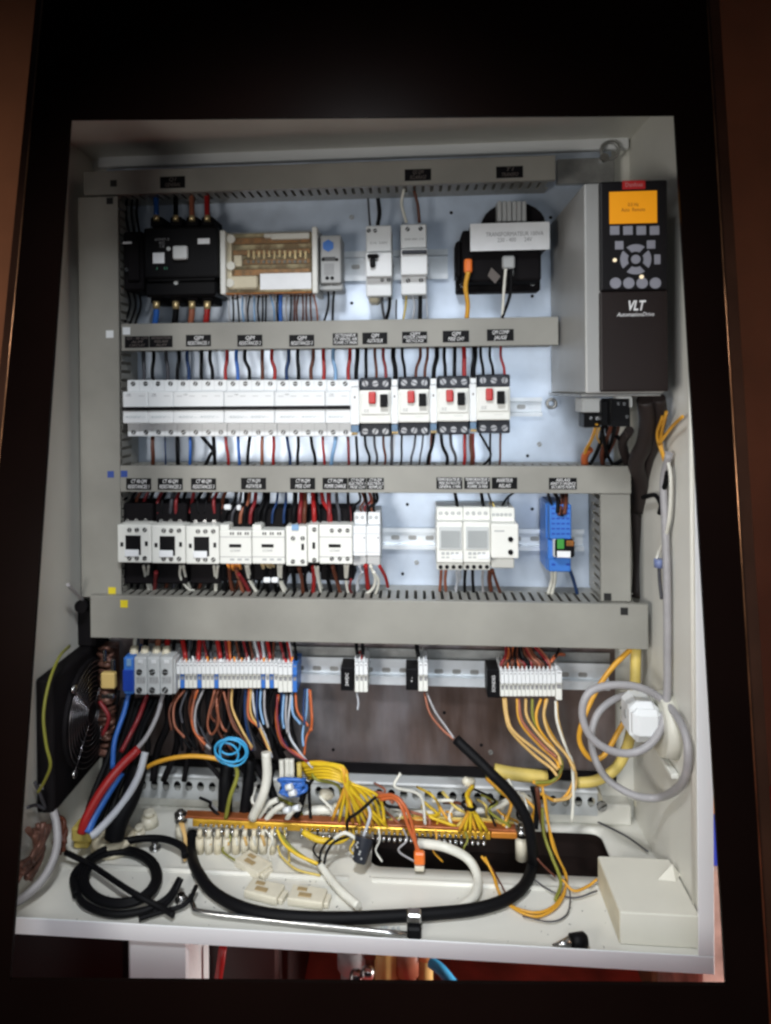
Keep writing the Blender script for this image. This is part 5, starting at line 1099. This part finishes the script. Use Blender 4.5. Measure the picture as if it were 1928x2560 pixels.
# thin loose wires lower right
LR = [('amber', [(1040, 1850, 'z', .02), (1062, 1880, 'z', .008), (1075, 1920, 'z', .005), (1100, 1955, 'z', .004), (1160, 1972, 'z', .004), (1205, 1950, 'z', .004), (1225, 1900, 'z', .006), (1205, 1850, .15), (1185, 1780, .15), (1172, 1700, .16)], 1.6),
      ('amber', [(1048, 1852, 'z', .02), (1070, 1900, 'z', .006), (1088, 1945, 'z', .004), (1150, 1980, 'z', .004), (1200, 1962, 'z', .004), (1222, 1920, 'z', .006), (1218, 1880, .14), (1192, 1820, .15), (1178, 1720, .16)], 1.6),
      ('yellow green', [(1172, 1745, .165), (1175, 1800, .155), (1192, 1850, .14), (1212, 1905, 'z', .01), (1200, 1945, 'z', .005)], 2.2),
      ('amber', [(1215, 1900, 'z', .012), (1240, 1925, 'z', .005), (1270, 1915, 'z', .005), (1290, 1900, 'z', .01)], 1.6), ('dark grey', [(1140, 1890, 'z', .008), (1190, 1925, 'z', .005), (1240, 1940, 'z', .004), (1290, 1925, 'z', .006)], 1.0),
      ('dark grey', [(1222, 1900, 'z', .008), (1232, 1935, 'z', .004), (1225, 1975, 'z', .004), (1190, 1992, 'z', .004), (1130, 1980, 'z', .004)], .9), ('brown', [(1060, 1870, 'z', .01), (1085, 1915, 'z', .005), (1102, 1950, 'z', .004)], 1.0),
      ('dark grey', [(1240, 1745, .262), (1290, 1775, 'z', .004), (1350, 1805, 'z', .004), (1400, 1840, 'z', .004)], 1.3), ('brown', [(1145, 1830, .14), (1165, 1860, .13), (1200, 1895, 'z', .01)], 1.3), ('brown', [(1160, 1700, .17), (1168, 1760, .165), (1178, 1810, .16)], 3.0), ('black', [(1150, 1700, .18), (1160, 1740, .175), (1158, 1790, .17)], 3.4)]
for i, (c, pts, r) in enumerate(LR):
    wire(['outer amber wire of the loose loop on the floor at right', 'inner amber wire of the loose loop on the floor at right', 'yellow green wire dropping into the loose loop', 'short amber wire running under the white box', 'thin grey wire crossing under the loose loop', 'thin grey wire curling round the loose loop', 'thin brown wire left of the loose loop', 'dark string slanting over the floor to the right wall', 'brown wire over the dark opening', 'brown cable dropping behind the thick black cable', 'black cable dropping beside the brown one'][i], c, pts, r, 'loose wires at the lower right')
# white box on the floor
zt = .030; f0 = P(1340, 1971, .03); zt = f0.z
bx = thing('white_box', 'white rectangular carton standing on the floor in the right corner', 'box', (.757, .08, 0))
f1 = PZ(1340, 1971, .0365); ybk = PZ(1286, 1849, .0365).y
MB().box(f1.x, .798, f1.y, ybk, .0005, .0365, .0012, 2).build('body', mat('carton_white', (.70, .68, .60), .6, var=.06, nscale=12), bx)
MB().prism([(f1.x-.0006, f1.y+.002), (f1.x-.0001, f1.y+.002), (f1.x-.0001, ybk-.002), (f1.x-.0006, ybk-.002)], .001, .035, 'z').build('side_panel', cream, bx)
m_ = MB(); a = PZ(1430, 1890, .0366); m_.bm.faces.new([m_.bm.verts.new(p) for p in (Vector((a.x-.008, a.y-.010, .0368)), Vector((a.x+.012, a.y-.012, .0368)), Vector((a.x+.013, a.y+.002, .049)))]); m_.bm.faces.new([m_.bm.verts.new(p) for p in (Vector((a.x+.012, a.y-.012, .0368)), Vector((a.x+.022, a.y+.001, .0368)), Vector((a.x+.013, a.y+.002, .049)))])
m_.build('torn_flap', MATS['carton_white'], bx)
c = PZ(1252, 2040, .012); t = thing('screw_cap', 'black bulb-shaped cap with a silver tip on the front edge', 'cap', (c.x, c.y, 0))
MB().tube([PZ(1235, 2036, .012), PZ(1262, 2032, .012)], .0085, 14, smooth=False).cyl(PZ(1262, 2032, .012), (1, 0, 0), .0085, .004, 14, .005).build('black_cap', black_p, t)
MB().cyl(PZ(1236, 2036, .012), (-1, -.1, -.15), .007, .022, 14, .001).build('tip', chrome, t)

# ================================================================== left wall: fan, wires
fan = thing('ventilation_fan', 'round black fan grille mounted on the left cabinet wall', 'fan', (0.0, .20, .18))
fc = Vector((.032, .188, .168)); fr_ = .070
MB().box(.0, .024, fc.y-.096, fc.y+.080, fc.z-.088, fc.z+.085, .004, 2).cyl((.020, fc.y, fc.z), (1, 0, 0), .074, .010, 40).build('housing', black_m, fan)
m_ = MB()
for k in range(9): m_.ring(fc, (1, 0, 0), fr_*(.22+.78*k/8), .00085, 40, 6)
for k in range(4):
    a = math.pi/4+k*math.pi/2; m_.tube([fc+Vector((0, .012*math.cos(a), .012*math.sin(a))), fc+Vector((0, .078*math.cos(a), .078*math.sin(a)))], .0012, 6, smooth=False)
m_.build('wire_guard', mat('guard_dark', (.20, .19, .20), .22, .95), fan)
MB().cyl(fc-Vector((.0015, 0, 0)), (1, 0, 0), .016, .0012, 24).build('hub', black_p, fan)
m_ = MB()
for a in (45, 135, 225, 315): m_.cyl(fc+Vector((-.002, .080*math.cos(math.radians(a)), .080*math.sin(math.radians(a)))), (1, 0, 0), .0055, .005, 14)
m_.build('corner_screw', chrome, fan)
wire('yellow green earth cable hanging in front of the fan', 'yellow green', [(150, 1396, .17), (128, 1420, .09), (106, 1475, .05), (94, 1545, .035), (100, 1610, .03), (109, 1652, .03), (98, 1685, .035), (82, 1712, .045)], 1.9, None, name='earth_cable', cat='cable', n=9)
jt = thing('heater_unit', 'rusty brown connection unit with a yellow block between fan and terminals', 'heater', tuple(P(232, 1640, .24)))
m_ = MB()
m_.pbox(214, 1396, 247, 1640, .236, .258, .002)
for k in range(26):
    v = 1400+k*9; m_.tube([P(213+jit(3), v+jit(4), .222+jit(.01)), P(230+jit(4), v+4+jit(6), .206+jit(.01)), P(248+jit(3), v+jit(6), .222+jit(.01))], .0022+random.random()*.0022, 7, sub=3)
m_.build('body', mat('rust_brown', (.16, .075, .055), .45, .3, var=.6, nscale=60), jt)
sq(jt, 'yellow_block', mat('block_yellow', (.70, .50, .18), .5), 217, 1455, 247, 1489, .196, .010, .0015)
m_ = MB()
for (a, b_, c_, d_) in ((221, 1400, 229, 1432), (238, 1425, 248, 1452), (218, 1500, 246, 1512), (214, 1570, 220, 1600)): m_.pbox(a, b_, c_, d_, .199, .204, .0015)
m_.build('metal_clip', chrome, jt)
m_ = MB(); m_.tube([P(215, 1515, .2), P(235, 1550, .198), P(222, 1590, .2)], .003, 8); m_.build('red_lead', W['dark red'], jt)
o = MB().cyl(P(182, 1306, .20), (0, -1, 0), .009, .012, 20).pbox(165, 1312, 205, 1400, .21, .262, .004).build('hose_elbow', black_m); tag(o, 'black hose elbow beside the left end of the widest duct', 'hose')
wire('dark stick poking out beside the left end of the widest duct', 'grey', [(146, 1263, .14), (165, 1283, .17), (182, 1300, .2)], 2.4, name='metal_pin', cat='pin')
for i, pts in enumerate(([(75, 1690, .08), (88, 1720, .08), (98, 1745, .09)], [(60, 1745, .07), (78, 1740, .08), (98, 1748, .09)])):
    wire(['dark twig-like wire end on the lower left wall, upper', 'dark twig-like wire end on the lower left wall, lower'][i], 'dark grey', pts, 2.0, 'dark wire ends on the left wall')
m_ = MB(); 
for k in range(16): m_.tube([PX(66+k*3+jit(8), 1790+jit(14), .012+random.random()*.01), PX(80+jit(14), 1840+jit(20), .014+random.random()*.012), PX(58+jit(22), 1890+jit(20), .012+random.random()*.01)], .0018+random.random()*.0022, 7)
tag(m_.build('cable_clump', MATS['rust_brown']), 'brownish clump of cables at the bottom left corner behind the hose', 'cable clump')
m_ = MB()
for k in range(12): m_.tube([P(118+jit(8), 1760+jit(10), .13), P(135+jit(10), 1790+jit(10), .12), P(128+jit(14), 1835+jit(14), .11)], .0028, 8)
tag(m_.build('cable_clump', W['brown']), 'dark brown clump of cables right of the grey hose', 'cable clump')

# left wall lower plate of fan
# ================================================================== frequency drive
dr = thing('frequency_drive', 'tall dark brown inverter drive with an orange screen on the right', 'inverter', (.735, .26, .61))
Yd = .05; zt_, zb2 = P(1350, 392, Yd).z, P(1350, 850, Yd).z
xl = P(1266, 700, Yd).x; xm = P(1295, 700, Yd).x; xr = P(1441, 600, Yd).x
MB().box(xl, xr-.002, Yd+.004, .262, zb2, zt_, .002, 2).build('metal_housing', mat('drive_grey', (.33, .33, .32), .45, .15, var=.05), dr)
MB().box(xm, xr, Yd-.004, Yd+.0038, zb2+.002, P(1350, 630, Yd).z, .002, 2).box(xr-.0018, xr, Yd+.004, .20, zb2+.002, zt_, .0005).build('front_cover', brown_d, dr)
MB().box(xm+.0005, xr-.0005, Yd-.006, Yd+.0037, P(1350, 629, Yd).z, zt_-.001, .002, 2).build('keypad', mat('keypad_black', (.007, .006, .007), .45, spec=.25), dr)
yk = Yd-.0061
sc_ = MB(); x0, x1, z0, z1 = rect(*zr(3, 520, 562, 858, 790), yk); sc_.box(x0, x1, yk-.0006, yk, z0, z1, .0003); sc_.build('screen', orange_s, dr)
text('0.0 Hz\nAuto  Remote', ((x0+x1)/2, yk-.0008, (z0+z1)/2), .006, mat('screen_text', (.30, .10, .01), .5), dr, width=(x1-x0)*.5)
x0, x1, z0, z1 = rect(*zr(3, 612, 486, 775, 548), yk); MB().box(x0, x1, yk-.0006, yk, z0, z1, .0008).build('red_badge', red_p, dr)
text('Danfoss', ((x0+x1)/2, yk-.0008, (z0+z1)/2), .007, mat('badge_pink', (.6, .25, .25), .5), dr, width=(x1-x0)*.75)
key = mat('key_grey', (.26, .26, .30), .45)
for k in range(4):
    x0, x1, z0, z1 = rect(*zr(3, 524+k*94, 808, 592+k*94, 872), yk); MB().box(x0, x1, yk-.001, yk, z0, z1, .001).build('menu_key', key, dr)
    x, z = P(*zz(3, 563+k*94, 1213), yk).x, P(*zz(3, 563+k*94, 1213), yk).z; MB().cyl((x, yk, z), (0, -1, 0), .0062, .0012, 22).build('round_key', key, dr)
cc = P(*zz(3, 706, 1045), yk); Rr = (P(*zz(3, 816, 1045), yk).x-cc.x)
MB().cyl(cc, (0, -1, 0), Rr*.30, .0014, 22).build('ok_key', key, dr)
for q in range(4):
    a0 = math.pi/2*q; pp = []
    for k in range(9): a = a0-.62+1.24*k/8; pp.append((cc.x+Rr*math.cos(a), cc.z+Rr*math.sin(a)))
    for k in range(9): a = a0+.5-1.0*k/8; pp.append((cc.x+Rr*.52*math.cos(a), cc.z+Rr*.52*math.sin(a)))
    MB().prism(pp, yk-.0012, yk).build('arrow_key', key, dr)
for (x, y, w_, h_) in ((590, 945, 60, 60), (815, 940, 60, 60), (860, 1045, 44, 70)):
    x0, x1, z0, z1 = rect(*zr(3, x-w_/2, y-h_/2, x+w_/2, y+h_/2), yk); MB().box(x0, x1, yk-.001, yk, z0, z1, .0014, 2).build('side_key', key, dr)
m_ = MB(); m_.cyl(P(*zz(3, 558, 1050), yk), (0, -1, 0), .0022, .001, 12); m_.cyl(P(*zz(3, 748, 1168), yk-.001), (0, -1, 0), .0024, .001, 12); m_.build('status_light', mat('led', (.8, .7, .5), .4, emit=((1, .8, .5), .5)), dr)
text('VLT', P(*zz(3, 705, 1375), Yd-.0042), .0155, white_t, dr, shear=.3, bold=.0004, width=.019)
text('AutomationDrive', P(*zz(3, 705, 1375+60), Yd-.0042), .0065, white_t, dr, shear=.3, width=.041)
# heat sink fins to the right
m_ = MB()
for k in range(12): z = P(1450, 470+k*13, .12).z; m_.box(xr+.0001, xr+.004, .08, .20, z, z+.0015)
m_.build('vent_fin', greyp, dr)
m_ = MB(); a = P(1192, 868, .25); b_ = P(1300, 858, .06)
m_.box(xl-.004, xr-.004, .06, .255, zb2-.0035, zb2-.0003, .0008); m_.ring(P(1192, 872, .25), (0, 1, 0), .006, .0022, 16, 8); m_.build('base_flange', zinc_d, dr)
tb = thing('drive_terminals', 'black terminal plugs under the dark drive with wires', 'terminal block', tuple(P(1310, 925, .13)))
MB().pbox(1262, 892, 1297, 924, .13, .16, .001).pbox(1300, 866, 1322, 920, .11, .15, .001).pbox(1322, 862, 1362, 922, .09, .14, .001).build('plug_body', black_p, tb)
MB().pbox(1258, 860, 1298, 891, .12, .16, .001).pbox(1334, 857, 1364, 861, .085, .10).pbox(1362, 858, 1366, 880, .085, .10).build('clamp', lgrey, tb)
for u, v in ((1277, 903), (1290, 903), (1336, 872), (1349, 872), (1355, 900)): MB().pbox(u-3, v-3, u+3, v+4, .0885 if u > 1330 else .1295, .0899 if u > 1330 else .1305).build('contact', chrome, tb)
sh = mat('sheath_brown_black', (.020, .013, .012), .6)
m_ = MB()
for k, (pts, r) in enumerate([([(1395, 862, .10), (1400, 910, .12), (1392, 960, .15), (1375, 1000, .18), (1385, 1050, .21), (1378, 1100, .235)], .0105), ([(1425, 860, .09), (1428, 900, .11), (1418, 950, .14), (1402, 990, .18), (1392, 1040, .21)], .007), ([(1360, 930, .14), (1345, 960, .18), (1360, 1010, .22)], .006), ([(1370, 1040, .225), (1378, 1200, .25), (1376, 1290, .25)], .007)]):  # last strand stands in for the shadow beside the right duct
    m_.tube([P(*p) for p in pts], r, 12)
tag(m_.build('sheath_and_shadow', sh), 'dark brown cable bundle hanging from the drive, lowest strand standing for the duct shadow', 'cable bundle')
DW = [('amber', [(1290, 915, .13), (1278, 950, .17), (1265, 975, .2), (1262, 1004, .225)], 2.4), ('orange', [(1275, 970, .2), (1264, 985, .21), (1264, 1008, .225)], 5.0), ('black', [(1303, 920, .14), (1296, 960, .18), (1283, 990, .21), (1270, 1008, .225)], 2.6), ('black', [(1310, 915, .14), (1312, 955, .18), (1302, 1000, .22)], 2.4),
      ('brown', [(1322, 920, .14), (1306, 960, .18), (1300, 985, .2), (1304, 1008, .225)], 3.0), ('black', [(1328, 920, .13), (1320, 960, .18), (1300, 1006, .225)], 2.4), ('black', [(1332, 942, .16), (1352, 965, .19), (1348, 990, .21), (1320, 1008, .225)], 2.8), ('black', [(1300, 925, .14), (1310, 975, .18), (1325, 1006, .225)], 2.4),
      ('black', [(1370, 980, .2), (1345, 995, .21), (1325, 1008, .225)], 2.6), ('tan', [(1295, 925, .14), (1290, 945, .16), (1302, 968, .19), (1300, 1000, .22)], 1.6), ('brown', [(1340, 905, .12), (1330, 945, .17), (1312, 985, .2)], 2.4)]
for i, (c, pts, r) in enumerate(DW): wire(f'{nm.get(c,c)} wire falling from the drive plugs behind the duct, {ORD[i+1]} from left', c, pts, r, 'wires under the drive')
for i, pts in enumerate(([(1432, 900, .09), (1420, 940, .12), (1432, 985, .15), (1440, 1010, .16)], [(1440, 890, .08), (1428, 950, .12), (1438, 1000, .15)], [(1424, 960, .12), (1450, 925, .09), (1475, 900, .05)])):
    wire(f'amber wire at the right of the drive sheath, {ORD[i+1]} listed'.replace('first listed', 'left one').replace('second listed', 'right one').replace('third listed', 'rising to the wall'), 'amber', pts, 2.0, 'amber wires right of the drive')

# ================================================================== right wall: grey cable with loops, white motor
wire('long grey cable running down the right wall and looping twice', 'grey',
     [(1446, 980, .14), (1434, 1040, .135), (1437, 1120, .13), (1441, 1250, .125), (1442, 1400, .12), (1440, 1520, .11), (1420, 1590, .10), (1375, 1625, .10), (1320, 1622, .10), (1275, 1590, .10), (1258, 1540, .10), (1275, 1495, .10), (1330, 1480, .105), (1390, 1488, .11), (1440, 1520, .12), (1475, 1570, .12), (1487, 1630, .12), (1475, 1690, .12), (1430, 1722, .12), (1375, 1720, .13), (1320, 1690, .14), (1290, 1650, .15), (1278, 1600, .16), (1290, 1545, .17), (1330, 1510, .18), (1385, 1498, .19)], 4.6, None, name='grey_cable', cat='cable', n=12)
wire('thin white wire hanging along the right wall to the blue connector', 'white', [(1440, 985, .13), (1449, 1030, .12), (1447, 1110, .12), (1438, 1160, .12), (1424, 1192, .13), (1418, 1210, .135)], 2.2)
o = MB().tube([P(1424, 1208, .13), P(1424, 1226, .13)], .0062, 8, smooth=False).build('butt_connector', mat('faded_blue', (.16, .2, .38), .4)); tag(o, 'small faded blue crimp connector on the right wall', 'connector')
wire('dark wire hanging below the faded blue crimp connector', 'dark grey', [(1424, 1226, .13), (1426, 1260, .13), (1430, 1295, .13)], 2.2)
wire('black wire drooping out of the drive sheath', 'black', [(1390, 1075, .2), (1415, 1070, .17), (1428, 1090, .16), (1425, 1110, .16)], 3.0)
wire('short black wire behind the white wire on the right wall', 'black', [(1443, 1020, .16), (1438, 1045, .15), (1430, 1070, .15)], 3.2)
sd_ = thing('wall_socket', 'white round thermostat head with a faceted front on the right wall', 'thermostat', (.80, .16, .20))
c = PX(1450, 1565, .8); cv = Vector((.8, c.y, c.z))
MB().cyl((.80, cv.y, cv.z), (-1, 0, 0), .040, .016, 40, .037).build('round_base', mat('base_ivory', (.66, .65, .57), .45), sd_)
MB().box(.748, .7838, cv.y-.016, cv.y+.036, cv.z-.020, cv.z+.030, .009).box(.7495, .7835, cv.y-.021, cv.y+.030, cv.z-.012, cv.z+.024, .006).build('faceted_head', white_p, sd_)
MB().box(.790, .799, cv.y-.03, cv.y+.03, cv.z-.052, cv.z-.046, .001).build('lower_bar', ivory, sd_)
MB().cyl((.7478, cv.y+.008, cv.z+.008), (-1, 0, 0), .005, .0008, 12).build('print_mark', greyp, sd_)
o = MB().screw(P(1382, 1716+20, .274), .008, h=.004).build('wall_screw', ceramic); tag(o, 'pale round screw cover right of the channel end', 'screw')
# hinge pin / latch at top right
t = thing('panel_bolt', 'hook and bolt at the top right corner of the mounting plate', 'bolt', tuple(P(1305, 345, .262)))
MB().ring(P(1318, 325, .255), (0, 1, 0), .012, .0025, 24, 8).build('hook', zinc_d, t); MB().cyl(P(1301, 346, .262), (0, -1, 0), .006, .014, 12).build('bolt_head', chrome, t)
MB().box(P(1205, 350, .25).x, P(1330, 350, .25).x, .255, .2645, P(1250, 395, .25).z, P(1250, 340, .25).z, .001).build('angle_plate', zinc_d, t)

# ================================================================== below and beside the cabinet
x0, x1, _, _ = rect(273, 2050, 378, 2110, 0.0)
t = thing('support_leg', 'white square leg carrying the cabinet from below', 'leg', ((x0+x1)/2, .05, -.30))
MB().box(x0, P(404, 2080, .0).x, .004, .09, -.2998, -.0052, .003).build('post', white_p, t)
dkb = mat('dark_cupboard', (.008, .008, .009), .6)
a = P(20, 2060, .02); b_ = P(480, 2060, .02)
o = MB().box(-.35, P(272, 2060, .06).x, .06, .40, -.2998, -.008, .004).build('dark_cupboard', dkb); tag(o, 'black cupboard under the left part of the cabinet', 'cupboard')
o = MB().box(P(406, 2060, .10).x, P(600, 2060, .10).x, .10, .40, -.2998, -.008, .004).build('dark_cupboard', mat('dark_red_box', (.02, .008, .008), .5)); tag(o, 'very dark red-brown cupboard right of the white leg', 'cupboard')
o = MB().tube([P(482, 2045, .06), P(476, 2090, .06), P(468, 2140, .06)], .006, 4, smooth=False).build('red_strap', W['red']); tag(o, 'red strap hanging in front of the dark cupboard', 'strap')
o = MB().tube([P(930, 2078, .10), P(955, 2098, .09), P(985, 2135, .08)], .0065, 10).build('blue_hose', W['cyan']); tag(o, 'sky blue hose below the cabinet', 'hose')
pipes = [(762, 'grey', .020), (800, 'brown', .014), (835, 'tan', .022), (880, 'copper brown', .018), (918, 'tan', .013)]
for i, (u, c, r) in enumerate(pipes):
    a = P(u, 2085, .14); r *= .8; o = MB().cyl((a.x, .14, -.2998), (0, 0, 1), r, .29, 18).cyl((a.x, .14, -.13+.02*(i % 3)), (0, 0, 1), r*1.25, .03, 18).build('pipe', W[c]); tag(o, f'{["grey","brown","wide tan","copper brown","slim tan"][i]} pipe standing below the cabinet', 'pipe', 'pipes below the cabinet')
for i, (u, v) in enumerate(((770, 2110), (795, 2102))):
    a = P(u, v, .105); m_ = MB(); bmesh.ops.create_icosphere(m_.bm, subdivisions=2, radius=.009)
    for v_ in m_.bm.verts: v_.co += a
    for f in m_.bm.faces: f.smooth = True
    tag(m_.build('pipe_valve', chrome), ['larger shiny valve knob on the grey pipe', 'smaller shiny valve knob by the brown pipe'][i], 'valve')
a = P(1122, 2100, .3); b_ = P(1350, 2100, .3)
o = MB().box(P(1410, 2100, .3).x, P(1530, 2100, .3).x, .30, .5, -.2998, -.12, .004).build('brown_crate', mat('crate_brown', (.22, .10, .05), .6, var=.3)); tag(o, 'brown crate below the right part of the cabinet', 'crate')
o = MB().box(P(1475, 2100, .25).x+.05, P(1475, 2100, .25).x+.25, .25, .42, -.2998, -.13, .006).build('pink_sack', mat('sack_pink', (.65, .45, .43), .5, var=.5, nscale=30)); tag(o, 'pale pink crumpled sack at the bottom right corner', 'sack')
o = MB().box(.838, .905, .14, .35, .02, .085, .004).build('blue_crate', mat('crate_blue', (.02, .05, .45), .5)); tag(o, 'dark blue crate just outside the right wall', 'crate')
o = MB().box(.838, .905, .14, .35, -.2998, .0198, .004).build('stone_block', mat('stone_pink', (.50, .33, .28), .7, var=.5, nscale=25)); tag(o, 'pinkish stone block under the blue crate', 'block')
o = MB().box(.838, .905, .14, .35, .0852, .34, .004).build('orange_board', mat('panel_orange', (.60, .28, .12), .6, var=.2)); tag(o, 'orange-brown board standing on the blue crate', 'board')

# 'colour' names used as labels must not repeat: handled per wire above

def wire_size(o):
    me = o.data; n = len(me.vertices)
    xs = [v.co for v in me.vertices]; k = 7
    L = (max(v.x for v in xs)-min(v.x for v in xs))+(max(v.z for v in xs)-min(v.z for v in xs))
    g = o.get('group', '')
    pen = .15 if g in ('dark wires behind the drooping bundle', 'dark wires entering the widest duct') else (.5 if g.startswith('tangle') else 1.0)
    r = (me.vertices[0].co-me.vertices[3].co).length
    return L*r*pen
ws_ = sorted([o for o in COL.objects if o.get('category') == 'wire'], key=wire_size, reverse=True)
rest = ws_[285:]
bm = bmesh.new(); slots = []
for o in rest:
    m = o.data.materials[0]
    if m not in slots: slots.append(m)
    me = o.data.copy(); me.transform(Matrix.Translation(o.location))
    for p in me.polygons: p.material_index = slots.index(m)
    bm.from_mesh(me); bpy.data.meshes.remove(me)
for o in rest: bpy.data.objects.remove(o)
me = bpy.data.meshes.new('small_wires'); bm.to_mesh(me); bm.free()
for m in slots: me.materials.append(m)
o = bpy.data.objects.new('small_wires', me); COL.objects.link(o)
tag(o, 'mass of short dark and thin wires filling the gaps between the devices and ducts', 'wires', None, 'stuff')

import collections
_c = collections.Counter(o['label'] for o in COL.objects if o.get('category'))
for k_, n_c in _c.items():
    if n_c > 1 or len(k_.split()) > 16 or len(k_.split()) < 4: print('LABELCHK', n_c, k_)
